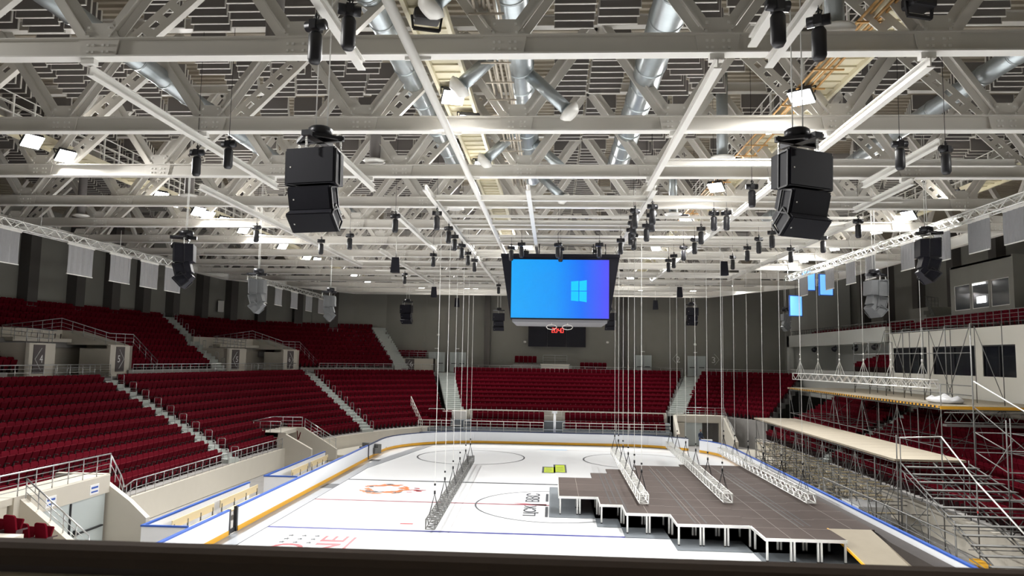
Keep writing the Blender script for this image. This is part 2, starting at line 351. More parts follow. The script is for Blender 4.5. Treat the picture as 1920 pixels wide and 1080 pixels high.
# ================================================================== STANDS
F_ = [(-20.4,10),(-20.6,30),(-20.5,47.5),(-19.8,60),(-17.0,68.4),(-14.5,73),(-11,77.2)]
B_ = [(-31.8,10),(-31.4,30),(-30.0,48.5),(-27.9,63),(-25.3,75.5),(-19.5,81.8),(-13.6,85.0)]
def smooth(P_, n=6):
    out = []
    for i in range(len(P_)-1):
        p0, p1, p2, p3 = P_[max(i-1,0)], P_[i], P_[i+1], P_[min(i+2, len(P_)-1)]
        for k in range(n):
            t = k/n; t2 = t*t; t3 = t2*t
            out.append(tuple(0.5*((2*p1[j])+(-p0[j]+p2[j])*t+(2*p0[j]-5*p1[j]+4*p2[j]-p3[j])*t2+(-p0[j]+3*p1[j]-3*p2[j]+p3[j])*t3) for j in (0, 1)))
    out.append(P_[-1]); return out
class Stand:
    def __init__(s, name, Fp, Bp, rows, z0, rise, aisles, n=6, holes=(), maxrows=None):
        s.name = name; s.F = smooth(Fp, n); s.B = smooth(Bp, n); s.rows = rows; s.z0 = z0; s.rise = rise
        s.aisles = [a*n for a in aisles]; s.holes = holes; s.n = n; s.maxrows = maxrows
    def line(s, i): return [(lerp(f[0], b[0], i/s.rows), lerp(f[1], b[1], i/s.rows)) for f, b in zip(s.F, s.B)]
    def at(s, i, t):
        L_ = s.line(i); k = min(int(t), len(L_)-2); return (lerp(L_[k][0], L_[k+1][0], t-k), lerp(L_[k][1], L_[k+1][1], t-k))
    def hole(s, x, y, z):
        return any(h[0] < x < h[1] and h[2] < y < h[3] and h[4] < z < h[5] for h in s.holes)
    def terrace(s, name, zbase=-0.03):
        m_ = M()
        for i in range(s.rows):
            A, B = s.line(i), s.line(i+1); z = s.z0+s.rise*i
            run = []
            for k in range(len(A)-1):
                cx = (A[k][0]+A[k+1][0]+B[k][0]+B[k+1][0])/4; cy = (A[k][1]+A[k+1][1]+B[k][1]+B[k+1][1])/4
                if s.hole(cx, cy, z): continue
                zb = z-0.55 if i else zbase
                q = [A[k], A[k+1], B[k+1], B[k]]
                m_.prism(q, zb, z)
        struct(name, m_, 'concrete')
    def chairs(s, out, sp=0.52, skip=lambda i, x, y: False):
        for i in range(s.rows):
            L_ = s.line(i+0.5); cum = [0]
            for k in range(len(L_)-1): cum.append(cum[-1]+math.dist(L_[k], L_[k+1]))
            al = []
            for a in s.aisles:
                k = min(int(a), len(L_)-2); al.append(cum[k]+(cum[k+1]-cum[k])*(a-k))
            edges = [0]+al+[cum[-1]]
            for e in range(len(edges)-1):
                a0 = edges[e]+(0.8 if e else 0.15); a1 = edges[e+1]-(0.8 if e < len(edges)-2 else 0.15)
                n = int((a1-a0)/sp)
                if n < 1: continue
                for j in range(n):
                    d = a0+(a1-a0)*(j+.5)/n
                    k = max(q for q in range(len(cum)-1) if cum[q] <= d+1e-9); t = (d-cum[k])/(cum[k+1]-cum[k])
                    x, y = lerp(L_[k][0], L_[k+1][0], t), lerp(L_[k][1], L_[k+1][1], t)
                    z = s.z0+s.rise*i
                    if s.hole(x, y, z) or skip(i, x, y): continue
                    f = V((s.F[k][0]-s.B[k][0], s.F[k][1]-s.B[k][1], 0)).normalized()
                    dx, dy = L_[k+1][0]-L_[k][0], L_[k+1][1]-L_[k][1]
                    nx, ny = dy, -dx
                    if nx*f.x+ny*f.y < 0: nx, ny = -nx, -ny
                    out.append((x, y, z, math.atan2(ny, nx)-PI/2, s.name, e, i, j, n))
    def stairs(s, name, k, width=1.25, i0=0, i1=None, half=True):
        """steps of one aisle at station k"""
        m_ = M(); i1 = s.rows if i1 is None else i1
        for i in range(i0*2, i1*2):
            p0 = V((*s.at(i/2, k), 0)); p1 = V((*s.at(i/2+.5, k), 0)); d = (p1-p0); d.normalize(); x = V((-d.y, d.x, 0))*(width/2)
            z = s.z0+s.rise*(i/2)+s.rise/2
            q = [p0-x, p0+x, p1+x, p1-x]
            m_.prism([(v.x, v.y) for v in q], z-s.rise*0.9, z)
        struct(name, m_, 'step')

# left lower bowl: thirteen rows; a tunnel cuts it near the camera and another one before the corner
VOM1 = (-21.9, -19.0, 26.5, 32.3, -1, 3.0); VOM2 = (-22.6, -16, 55.6, 59.6, -1, 2.4)
low = Stand('left lower stand', F_, B_, 10, 1.42, 0.505, [2, 4], holes=(VOM1, VOM2))
low.terrace('seating_terrace')
# far end stand behind the goal
FF = [(-9.6,77.2),(0,77.4),(11.6,77.2)]; FB = [(-11.6,85.0),(0,85.3),(14.6,85.0)]
far = Stand('far end stand', FF, FB, 10, 2.75, 0.40, [])
far.terrace('seating_terrace')
# far right corner and right stand
CF = [(13.2,78.6),(17.9,77.0),(20.2,72)]; CB = [(16.6,85.0),(21.8,84.0),(26.4,81)]
cor = Stand('far right corner stand', CF, CB, 10, 2.75, 0.40, [])
cor.terrace('seating_terrace')
GF = [(19.2,14),(19.4,30),(19.6,44),(19.6,56),(19.4,71)]; GB = [(26.2,14),(26.2,30),(26.2,44),(26.2,56),(26.2,71)]
rgt = Stand('right lower stand', GF, GB, 9, 1.30, 0.40, [3])
rgt.terrace('seating_terrace')
# left upper tier
UF = [(-33.6,10),(-33.3,30),(-32.0,48.5),(-30.2,62.5),(-27.9,73),(-22.4,82.0),(-17.0,85.6)]
UB = [(-41.6,10),(-41.4,30),(-40.0,52),(-38.3,67.5),(-35.6,80.5),(-29.0,87.6),(-20.6,89.6)]
UV1 = (-36.6, -28, 43.8, 54.2, 5, 9.0); UV2 = (-33.8, -24, 65.8, 76.0, 5, 9.0)
upp = Stand('left upper stand', UF, UB, 9, 7.05, 0.53, [3.2, 5.85], holes=(UV1, UV2))
upp.terrace('seating_terrace', 5.6)
# walkways behind the lower stands
m = M(); q0 = low.B+[(-11.6,85.0)]+[(0,85.3),(14.6,85)]+cor.B; q1 = upp.F+[(-13,88.8),(0,88.8),(14.6,88.8)]+[(26.4, 88.8)]*len(cor.B)
for k in range(len(q0)-1):
    a, b_ = q0[k], q0[k+1]; k1 = min(k, len(q1)-2)
    m.prism([a, b_, q1[min(k+1, len(q1)-1)], q1[min(k, len(q1)-1)]], 6.2, 6.62)
struct('floor_walkway', m, 'concrete')
# aisle steps
low.stairs('aisle_steps', 2*6); low.stairs('aisle_steps', 4*6)
rgt.stairs('aisle_steps', 3*6); upp.stairs('aisle_steps', 3.2*6); upp.stairs('aisle_steps', 5.85*6, 1.8)
def ramp_steps(x0a, x0b, y0, z0, x1a, x1b, y1, z1, n):
    m_ = M()
    for i in range(n):
        t0, t1 = i/n, (i+1)/n; ya, yb = lerp(y0, y1, t0), lerp(y0, y1, t1); z = lerp(z0, z1, t1)
        m_.prism([(lerp(x0a, x1a, t0), ya), (lerp(x0b, x1b, t0), ya), (lerp(x0b, x1b, t1), yb), (lerp(x0a, x1a, t1), yb)], z-.3, z)
    struct('aisle_steps', m_, 'step')
ramp_steps(-11.0, -9.2, 77.2, 2.9, -13.2, -11.0, 85.0, 6.6, 20)
ramp_steps(11.7, 13.2, 77.2, 2.9, 14.8, 16.7, 85.0, 6.6, 20)

# ------------------------------------------------------------------ chairs
def chair_parts():
    back = M()
    prof = [(-.25, -.22), (-.25, .46), (-.225, .53), (-.17, .56), (.17, .56), (.225, .53), (.25, .46), (.25, -.22)]
    T = lambda v: (v[0], -0.16-v[2]-0.16*v[1], 0.36+v[1])
    back.add([T((p[0], p[1], 0)) for p in prof]+[T((p[0]*.96, p[1], .06)) for p in prof], [list(range(8)), list(range(15, 7, -1))]+[[i+8, (i+1) % 8+8, (i+1) % 8, i] for i in range(8)])
    pan = M(); T2 = lambda v: V((v.x, -0.10+v.y*math.cos(1.25)-v.z*math.sin(1.25), 0.24+v.y*math.sin(1.25)+v.z*math.cos(1.25)))
    pan.bevbox(-.235, .235, 0, .54, -.035, .035, .03).xf(T2)
    leg = lambda sx: M().box(sx*.245-.012, sx*.245+.012, -.22, .02, 0, .42).box(sx*.245-.018, sx*.245+.018, -.22, .20, .40, .44)
    return back.data('backrest', 'seat'), pan.data('seat', 'seatshell'), leg(-1).data('armrest', 'seatleg'), leg(1).data('armrest', 'seatleg')
CP = chair_parts()
seats = []
low.chairs(seats, skip=lambda i, x, y: y < 14)
far.chairs(seats, skip=lambda i, x, y: False); cor.chairs(seats, sp=0.55)
rgt.chairs(seats, skip=lambda i, x, y: y < 30)
upp.chairs(seats, sp=0.55, skip=lambda i, x, y: y < 26)
# two extra rows on the low retractable platform at the far end, and rows on the near platform beside the tunnel
for r_, (y, z) in enumerate(((75.35, 1.30), (76.35, 2.05))):
    for j in range(50):
        x = -13.2+0.525*j
        if -12.0+1.7 < x < -8.2 or -0.9 < x < 1.0: continue
        if x > 11.3: continue
        seats.append((x, y, z, PI, 'far platform', 0, r_, j, 50))
for r_ in range(3):
    for j in range(5):
        seats.append((-17.1-.55*r_-0.53*j+0.08*r_, 24.9-0.85*r_-.12*j, 1.70+.42*r_, -.22, 'near corner block', 0, r_, 4-j, 5))
def proj(p):
    d = V(p)-V((0,0,CAMZ)); w_ = d.dot(F)
    if w_ < 1: return None
    return 960+1388.6*d.dot(R)/w_, 540-1388.6*d.dot(U)/w_, w_
vis = []
for s in seats:
    q = proj((s[0], s[1], s[2]+.5))
    if q and -10 < q[0] < 1930 and -10 < q[1] < 1040: vis.append((q[2], s))
vis.sort(key=lambda a: a[0])
near = [s for d, s in vis if s[4] in ('left lower stand', 'near corner block')][:300]
nset = set(id(s) for s in near)
def place_parts(s, first=[None]):
    x, y, z, rz, st, blk, row, j, n = s
    if st == 'near corner block': lb = 'red folding seat, %s from the rink, %s row of the small near corner block' % (nth(4-j), nth(row))
    else: lb = 'red folding seat, %s along the %s row up, %s block of left stand' % (nth(j), nth(row), ('nearest', 'middle', 'corner')[blk])
    if first[0] is None:
        t = thing('stadium_seat', lb, 'seat', (x, y, z), rz, 'red folding seats of the left stand')
        for nm, me in zip(('backrest', 'seat', 'armrest', 'armrest'), CP):
            o = bpy.data.objects.new(nm, me); COL.objects.link(o); o.parent = t
        first[0] = t; return t
    return dup(first[0], (x, y, z), (0, 0, rz), lb)
for s in near: place_parts(s)
# all the other seats, too many to name one by one
def mass(ss, label):
    if not ss: return
    m_ = M()
    for x, y, z, rz, *_ in ss:
        c, s_ = math.cos(rz), math.sin(rz)
        T = lambda a, b_, h: (x+a*c-b_*s_, y+a*s_+b_*c, z+h)
        vs = [T(*p) for p in ((-.25,-.13,.12),(.25,-.13,.12),(.25,-.23,.86),(.17,-.24,.92),(-.17,-.24,.92),(-.25,-.23,.86),
                              (-.25,-.19,.12),(.25,-.19,.12),(.25,-.29,.86),(.17,-.30,.92),(-.17,-.30,.92),(-.25,-.29,.86))]
        m_.add(vs, [[0,1,2,3,4,5],[11,10,9,8,7,6]]+[[i+6, (i+1) % 6+6, (i+1) % 6, i] for i in range(6)], 0)
        vs = [T(*p) for p in ((-.235,-.15,.22),(.235,-.15,.22),(.235,-.07,.22),(-.235,-.07,.22),(-.235,-.01,.76),(.235,-.01,.76),(.235,.05,.74),(-.235,.05,.74))]
        m_.add(vs, BF, 1)
        m_.add([T(*p) for p in ((-.26,-.22,0),(-.235,-.22,0),(-.235,.1,0),(-.26,.1,0),(-.26,-.22,.44),(-.235,-.22,.44),(-.235,.14,.44),(-.26,.14,.44))], BF, 2)
    o = m_.build('stadium_seats', ['seat', 'seatshell', 'seatleg']); tag(o, label, 'seats', None, 'stuff')
rest = [s for s in seats if id(s) not in nset and (s[4] != 'near corner block')]
for st, lb in (('left lower stand', 'farther red folding seats of the left lower stand'), ('far end stand', 'red folding seats of the stand behind the far boards'), ('far right corner stand', 'red folding seats of the far right corner block'),
               ('right lower stand', 'red folding seats seen through the scaffolding on the right'), ('left upper stand', 'dark red folding seats of the left upper stand below the grey wall'), ('far platform', 'two low rows of red seats behind the far boards')):
    mass([s for s in rest if s[4] == st], lb)

# ================================================================== WALLS AND ROOF DECK
m = M(); wl = upp.B[:-6]; ribbon(m, [(wl[0][0], -9)]+wl, 0.45, 0.95, 0, 19.6); struct('wall_left', m, 'wallgrey')
m = M(); wl2 = upp.B[-7:]+[(-18.4,89.2),(-15.5,88.9),(0,88.9),(27.2,88.9),(33.4,84),(34,82)]; ribbon(m, wl2, 0.45, 0.95, 0, 19.6)
struct('wall_far', m, 'wallgrey')
m = M(); m.box(33.2, 33.8, -9, 83, 0, 19.6); struct('wall_right', m, 'wallgrey')
m = M(); m.box(-43, 34, -9.5, -9, 0, 19.6); struct('wall_back', m, 'lightwall')
m = M()
for k, t in enumerate((10.5, 12.6, 14.4, 16.1, 17.8, 19.6, 21.6, 23.8, 26.0, 28.8, 31.6)):
    x, y = upp.at(9, t); x2, y2 = upp.at(9, t+0.2); d = V((x2-x, y2-y, 0)).normalized(); n = V((-d.y, d.x, 0)); c = V((x, y, 0))
    q = [c+n*.5-d*.5, c+n*.5+d*.5, c-n*.45+d*.5, c-n*.45-d*.5]
    m.prism([(p.x, p.y) for p in q], 9.8, 19.6, 0)
    q = [c-n*.4-d*.62, c-n*.4+d*.62, c-n*1.0+d*.62, c-n*1.0-d*.62]
    m.prism([(p.x, p.y) for p in q], 11.2, 11.55, 1)
for x in (-7.9, 8.3): m.box(x-.35, x+.35, 88.1, 88.5, 6.6, 19.6, 0)
for y in (36, 42, 56.5, 62.5, 68.5, 74.5, 80): m.box(32.5, 33.25, y-.5, y+.5, 10.7, 19.6, 0)
struct('trim_2', m, ['wallpil', 'lightwall'])
# corrugated roof deck
m = M(); vs = []; ys = []
y = -9.0; i = 0
while y < 91: ys += [(y, 19.45), (y+.16, 19.45), (y+.2, 19.57), (y+.36, 19.57)]; y += .4
for yy, z in ys: vs += [(-43, yy, z), (34, yy, z)]
m.add(vs, [[2*k, 2*k+1, 2*k+3, 2*k+2] for k in range(len(ys)-1)]); m.box(-43.5, 34.5, -9.5, 91.5, 19.62, 19.9)
struct('ceiling', m, 'deck')
# heavy cross girders of the roof just under the deck, seen in the middle gap
# edge beams that ring the trusses
m = M(); EB = [(-30.5, 6), (-30.5, 66.5), (-22, 80.6), (16.5, 80.6), (23.2, 66.5), (23.2, 6)]
for a, b_ in zip(EB[:-1], EB[1:]):
    m.ibeam((*a, 15.5), (*b_, 15.5), .34, .62, .05)
struct('trim_3', m, 'steelw')
m = M()
for a, b_ in zip(EB[:-1], EB[1:]):
    L_ = math.dist(a, b_); n = max(2, int(L_/4.5))
    m.ibeam((*a, 18.9), (*b_, 18.9), .3, .35, .05)
    for k in range(n):
        p0 = (lerp(a[0], b_[0], k/n), lerp(a[1], b_[1], k/n)); p1 = (lerp(a[0], b_[0], (k+.5)/n), lerp(a[1], b_[1], (k+.5)/n)); p2 = (lerp(a[0], b_[0], (k+1)/n), lerp(a[1], b_[1], (k+1)/n))
        m.bar((*p0, 15.8), (*p1, 18.8), .22); m.bar((*p1, 18.8), (*p2, 15.8), .22)
struct('trim_4', m, 'steel')

# ------------------------------------------------------------------ roof trusses
ZB = 15.19; TY0, TDY, XN, NS = 16.157, 5.637, -1.173, 4.744
def gusset(bolts):
    a = M(); T = lambda v: (v[0], v[2], v[1])
    pl = [(-.42,-.02),(.42,-.02),(.50,.42),(.30,.78),(-.30,.78),(-.50,.42)]
    a.add([T((p[0], p[1], s)) for s in (-.02, .02) for p in pl], [[0,1,2,3,4,5],[11,10,9,8,7,6]]+[[i+6, (i+1) % 6+6, (i+1) % 6, i] for i in range(6)])
    if bolts:
        for bx, bz in ((-.24,.08),(-.12,.08),(.12,.08),(.24,.08),(-.24,.24),(-.12,.24),(.12,.24),(.24,.24),(-.34,.56),(-.24,.66),(.34,.56),(.24,.66),(-.26,.46),(.26,.46)):
            a.box(bx-.028, bx+.028, -.05, -.02, bz-.028, bz+.028, 1)
    return a.data('gusset_plate', ['steel', 'steelw'])
GP = gusset(True)
def holed():   # brace cut with a row of oval openings
    a = M(); L_ = 4.0; n = 9
    for sx in (-1, 1): a.box(sx*.15-.075, sx*.15+.075, -.02, .02, 0, L_)
    for k in range(n+1): a.box(-.13, .13, -.02, .02, L_*k/n-.11, L_*k/n+.11)
    a.box(.22, .25, -.02, .16, 0, L_)
    return a.data('perforated_brace', 'steel')
HB = holed()
for k in range(12):
    y = TY0+TDY*k
    hx = 0.0
    x0, x1 = -30.4, 23.1
    if y > 66.5:
        f = (y-66.5)/14.1; x0 += 8.5*f; x1 -= 6.7*f
    t = thing('roof_truss', 'white steel roof truss spanning the hall, %s' % ('nearest the camera' if k == 0 else '%s from the camera' % nth(k) if k < 11 else 'the farthest one'), 'truss', (0, y, ZB), 0, 'roof trusses')
    a = M(); a.box(x0, x1, -.02, .02, 0.03, .46, 0); a.box(x0, x1, -.17, .17, 0, .035, 1); a.box(x0, x1, -.15, .15, .44, .47, 0)
    a.build('bottom_chord', ['steel', 'steelw'], t)
    a = M(); a.box(x0, x1, -.02, .02, 3.30, 3.62); a.box(x0, x1, -.15, .15, 3.27, 3.30); a.box(x0, x1, -.15, .15, 3.60, 3.63); a.build('top_chord', 'steel', t)
    for j in range(-7, 7):
        x = XN+NS*j
        if x < x0+.3 or x > x1-.3: continue
        o = bpy.data.objects.new('gusset_plate', GP); COL.objects.link(o); o.parent = t; o.location = (x, -.06, .06)
        for s in (-1, 1):
            if x0 < x+s*2.2 < x1:
                a = M(); p0 = V((x+s*.30, 0, .55)); p1 = V((x+s*2.25, 0, 3.35)); d = (p1-p0).normalized(); n = d.cross(V((0,1,0)))
                a.bar(p0, p1, .27, .04, 0, n); a.bar(p0+n*.13, p1+n*.13, .03, .2, 0, n); a.bar(p0-n*.13, p1-n*.13, .03, .2, 0, n)
                a.build('diagonal_brace', 'steel', t)
        if k < 8 and (x < -3 or x > 5):
            o = bpy.data.objects.new('perforated_brace', HB); COL.objects.link(o); o.parent = t; s = 1 if x < 0 else -1
            o.location = (x+s*.62, .30, .5); o.rotation_euler = (-.22, s*.66, 0)
    # short rail clamps under the chord
# ------------------------------------------------------------------ acoustic baffles
def baffle(w_=1.12, h_=.56):
    a = M(); a.box(-w_/2, w_/2, -.02, .02, 0, h_, 0)
    a.box(-w_/2, w_/2, -.03, .03, -.022, .0, 1); a.box(-w_/2-.02, -w_/2, -.03, .03, -.022, h_, 1); a.box(w_/2, w_/2+.02, -.03, .03, -.022, h_, 1)
    return a.data('acoustic_baffle', ['baffle', 'baffle_edge'])
BM_ = baffle(); bl = []
cols = [-29.4+1.30*i for i in range(19)] + [.5, 1.75] + [3.75+1.30*i for i in range(15)]
for k in range(-1, 11):
    y0 = TY0+TDY*k
    for ci, x in enumerate(cols):
        if 2.9 < x < 3.9 and k > 20: continue
        if abs(x+4.5) < .8 or abs(x-6.9) < .7 or abs(abs(x)-12.5) < .45 or abs(x+19) < .6: continue
        if y0 > 62 and (x < -24 or x > 18): continue
        zig = 0 if 0 < x < 3 else 1
        for j in range(9):
            yy = y0+.62+.50*j+(.25 if ci % 2 else 0)
            sh = .17*(j % 5)*zig*(1 if x > 0 else -1)
            bl.append((x+sh, yy, 18.1, k, ci, j))
def seen(p):
    q = proj(p); return q and 0 < q[0] < 1920 and 0 < q[1] < 1080
bl.sort(key=lambda b_: V((b_[0], b_[1], b_[2]-CAMZ)).length + (0 if seen(b_[:3]) else 1000))
first = None
for x, y, z, k, ci, j in bl[:300]:
    lb = 'grey acoustic baffle, %s row in the %s roof bay, %s column from the left wall' % (nth(j), nth(k+1), nth(ci) if ci < 20 else '%dth' % (ci+1))
    if first is None:
        first = obj('acoustic_baffle', M(), [], lb, 'acoustic panel', 'acoustic baffles under the roof', (x, y, z)); first.data = BM_
    else: dup(first, (x, y, z), None, lb)
m = M()
for x, y, z, *_ in bl[300:]:
    m.box(x-.56, x+.56, y-.02, y+.02, z, z+.56, 0); m.box(x-.59, x+.59, y-.03, y+.03, z-.022, z, 1); m.box(x-.59, x-.56, y-.03, y+.03, z, z+.56, 1); m.box(x+.56, x+.59, y-.03, y+.03, z, z+.56, 1)
tag(m.build('acoustic_baffles', ['baffle', 'baffle_edge']), 'farther grey acoustic baffles hanging under the roof deck', 'acoustic panels', None, 'stuff')

# ------------------------------------------------------------------ ducts
def duct_run(label, x, y0, y1, r, z=17.1, seg=1.5):
    t = thing('ventilation_duct', label, 'duct', (x, y0, z))
    a = M(); a.tube([(0, 0, 0), (0, y1-y0, 0)], r, 20); a.build('pipe', 'duct', t)
    n = int((y1-y0)/seg)
    for i in range(n+1):
        c = M(); c.tube([(0, i*seg, 0), (0, i*seg+.06, 0)], r+.025, 20); c.build('flange', 'duct', t)
    return t
t = duct_run('large silver duct with angled branches above the middle of the rink', -1.1, 9, 34.5, .42, 17.0)
def branch(t, y, s):
    d = V((s*.72, -.05, -.70)).normalized(); p0 = V((s*.2, y, -.15)); p1 = p0+d*1.75
    a = M(); a.tube([p0, p1], .19, 14); a.tube([p1-d*.05, p1+d*.02], .26, 14); o = a.build('branch_duct', 'duct', t)
    c = M(); c.tube([p1, p1+d*.12, p1+d*.24], [.34, .30, .20], 14); c.build('nozzle', 'steelw', o)
for y, s in ((5.6, -1), (10.2, -1), (12.2, 1), (17.6, -1), (19.2, 1), (24.0, 1)): branch(t, y, s)
duct_run('large silver duct above the rink, right of the middle one', 2.75, 9, 33, .44, 17.0)
duct_run('silver duct above the rink, left of the middle one', -4.5, 9, 33, .33, 17.0)
duct_run('silver duct high on the left beside the long white rail', -12.4, 10, 46, .29, 17.0)
duct_run('silver duct high on the right beside the long white rail', 12.7, 10, 46, .29, 17.0)
DV = [(-6.9,17.1,15.75,'near the front left'),(-6.9,27.4,15.75,'left of the middle, second back'),(6.2,16.3,15.75,'near the front right'),(6.1,26.9,15.75,'right of the middle, second back'),(-21,35,15.6,'far left near the catwalk'),
      (-25.5,38,15.6,'at the left edge beam'),(-5,36.4,15.75,'behind the third truss, middle left'),(6,37.5,15.75,'behind the fourth truss, right'),(-17,33,15.6,'left, beside the floodlights'),(-6.5,50,15.6,'farther back, middle left')]
for x, y, z, lb in DV:
    t = thing('air_diffuser', 'vertical grey duct with white round diffuser, '+lb, 'duct', (x, y, z))
    M().tube([(0,0,.12),(0,0,19.4-z)], .21, 14).build('pipe', 'baffle' if x < 0 else 'duct', t)
    M().lathe([(.05,.02),(.30,.0),(.44,.05),(.42,.09),(.24,.14)], (0,0,0), 24).build('diffuser', 'steelw', t)

# ------------------------------------------------------------------ hoist rails under the trusses
RAILS = [(-10.9,16.2,28.0,'from the nearest truss, left'),(-14.0,28,53,'left, the longest of the outer rails'),(-4.4,9.5,16.0,'above the left main speaker'),(-7.1,21.8,28.2,'behind the left main speaker'),
         (-5.05,28,68,'left of the hanging screen'),(-7.3,33,45,'short one beside the left row of hoists'),(-10.8,45,66,'far left of the hanging screen'),(-1.05,28,47,'leading to the hanging screen'),
         (3.55,16,28,'right of the middle duct'),(3.8,28,47,'with cable bundle right of the hanging screen'),(4.65,9.5,16.0,'above the right main speaker'),(4.0,9.5,14.9,'short one above the right main speaker'),
         (8.1,16,23,'on the right, from the nearest truss'),(8.05,27.3,62,'right of the hanging screen, long'),(11.3,22,27.4,'right, behind the second truss'),(12.8,26.8,32,'right, behind the third truss'),(13.9,34,60,'far right, long')]
for x, y0, y1, lb in RAILS:
    t = thing('hoist_rail', 'white steel rail under the roof trusses, '+lb, 'rail', (x, y0, ZB-.14))
    a = M(); L_ = y1-y0; a.box(-.07, .07, 0, L_, -.02, .01, 0); a.box(-.015, .015, 0, L_, -.2, 0, 0); a.box(-.09, .09, 0, L_, -.23, -.2, 0); a.build('beam', 'steelw', t)
    yy = TY0
    while yy < y1:
        if y0-.1 <= yy <= y1+.1: M().box(-.16, .16, yy-y0-.09, yy-y0+.09, 0, .16).build('clamp', 'steelw', t)
        yy += TDY
t = thing('round_pipe', 'thick white round pipe running back under the trusses, left of the middle', 'pipe', (-3.15, 9, 15.0)); M().tube([(0,0,0),(0,42,0)], .11, 14).build('pipe', 'steelw', t)
for k in range(5):
    M().box(-.3, .3, TY0-9+TDY*k-.03, TY0-9+TDY*k+.03, .12, .19).build('bracket', 'steelw', t)
for k in range(1, 11):
    y = TY0+TDY*(k+.5); x0, x1 = (3.6, 15) if k < 2 else (-5.1, 14) if k < 9 else (-12, 12)
    obj('secondary_beam', M().box(x0, x1, -.06, .06, -.01, .02).box(x0, x1, -.012, .012, -.2, 0).box(x0, x1, -.08, .08, -.22, -.19), 'steelw', 'slim white cross beam between roof trusses, %s from the camera' % nth(k-1), 'beam', 'slim cross beams', (0, y, 15.12))
    y2 = TY0+TDY*k+1.4
    if k > 2: obj('secondary_beam', M().box(-14 if k > 5 else -5.1, 14, -.05, .05, 0, .12), 'steelw', 'thin white cross beam just behind the %s roof truss' % nth(k), 'beam', 'thin cross beams behind trusses', (0, y2, 15.0))

# ------------------------------------------------------------------ catwalks
def catwalk(label, x, y0, y1, w_, z, rail=True, dy=1.1):
    t = thing('catwalk', label, 'catwalk', (x, y0, z)); L_ = y1-y0; n = int(L_/dy)
    a = M()
    for s in (-1, 1): a.box(s*w_/2-.05, s*w_/2+.05, 0, L_, -.12, .10)
    for i in range(n*2): a.box(-w_/2, w_/2, i*dy/2, i*dy/2+.06, -.02, .03)
    a.build('frame', 'catwalk', t)
    a = M(); a.box(-w_/2, w_/2, 0, L_, .03, .05); a.build('grating', 'catwalk', t)
    if rail:
        for s in (-1, 1):
            a = M()
            for h in (.4, .75, 1.1): a.tube([(s*w_/2, 0, h), (s*w_/2, L_, h)], .022, 6)
            for i in range(n+1): a.box(s*w_/2-.03, s*w_/2+.03, i*dy-.03, i*dy+.03, 0, 1.1)
            a.build('handrail', 'steelw', t)
catwalk('narrow ladder-like catwalk above the middle of the rink, left of the centre duct', -3.0, 10.5, 48, .85, 16.3, False)
catwalk('railed catwalk high on the left carrying floodlights', -20.2, 12, 78, .9, 16.6)
catwalk('narrow catwalk with cable tray on the right of the middle', 7.7, 10.5, 72, .9, 16.4)
catwalk('railed catwalk high on the right carrying floodlights', 19.4, 12, 76, .9, 16.6)
for x, y0, y1, lb, mt_ in ((-1.9, 9, 34, 'bundle of grey cables and pipes beside the centre duct', 'tray'), (6.9, 11, 44, 'copper coloured pipes beside the right catwalk', 'copper')):
    a = M()
    for i in range(6): a.tube([(.11*i, 0, .12*(i % 3)), (.11*i+.06, (y1-y0)/2, .12*((i+1) % 3)), (.11*i, y1-y0, .12*(i % 3))], .035, 6)
    n = int((y1-y0)/1.4)
    for i in range(n): a.box(-.1, .7, i*1.4, i*1.4+.05, -.08, -.04)
    obj('cable_tray', a, mt_, lb, 'cable tray', None, (x, y0, 16.2))

# ================================================================== FLOODLIGHTS
def lamp_proto():
    t = thing('floodlight', 'x', 'floodlight', (0,0,0), 0, 'roof floodlights')
    a = M(); a.bevbox(-.33, .33, -.29, .29, 0, .16, .04); a.box(-.18, .18, -.02, .02, .16, .22); 
    for i in range(6): a.box(-.2+.08*i, -.18+.08*i, -.18, .18, .16, .24)
    a.build('housing', 'black', t)
    a = M(); a.bar((-.36,0,.08), (-.36,0,.36), .03); a.bar((.36,0,.08), (.36,0,.36), .03); a.bar((-.36,0,.36), (.36,0,.36), .03); a.bar((0,0,.36), (0,0,.62), .04); a.build('yoke', 'blackm', t)
    a = M(); a.box(-.31, .31, -.27, .27, -.02, .0); a.build('lens', 'lens', t)
    return t
ld = bpy.data.lights.new('floodlight_light', 'AREA'); ld.shape = 'RECTANGLE'; ld.size = .60; ld.size_y = .52; ld.energy = LAMP_W; ld.color = (1.0, .985, .95); ld.spread = math.radians(150)
lp = lamp_proto(); LI = bpy.data.objects.new('light', ld); COL.objects.link(LI); LI.parent = lp; LI.location = (0, 0, -.04)
LAMPS = [(-19.0,25.3),(-19.1,27.3),(-19.2,34.5),(-19.2,35.8),(-19.1,38.2),(-19.1,39.3),(-19.0,41.0),(-19.0,43.8),(-19.2,46.8),(-19.0,50.4),(-19.1,55.9),(-19.1,58.1),(-19.2,69.6),(-19.2,75.0),(-14.2,78.9),(-9.3,78.9),(-8.4,78.9),
 (-3.0,20.9),(-2.8,23.1),(-2.9,28.7),(-2.8,49.6),(-1.8,49.6),(7.0,21.0),(7.0,23.7),(7.0,28.9),(7.0,32.2),(7.0,39.7),(6.8,49.8),(7.2,54.2),(7.0,68.5),(8.3,78.9),(9.1,78.9),(14.6,78.9),
 (18.4,76.0),(18.4,69.7),(18.2,56.5),(18.2,55.0),(18.2,49.0),(18.1,47.4),(18.1,42.5),(18.0,38.3),(18.0,35.1),(17.9,33.8),
 (-19.0,14.5),(-11.0,13.0),(18.0,17.0)]  # unseen lamps above the view, added to brighten the near trusses
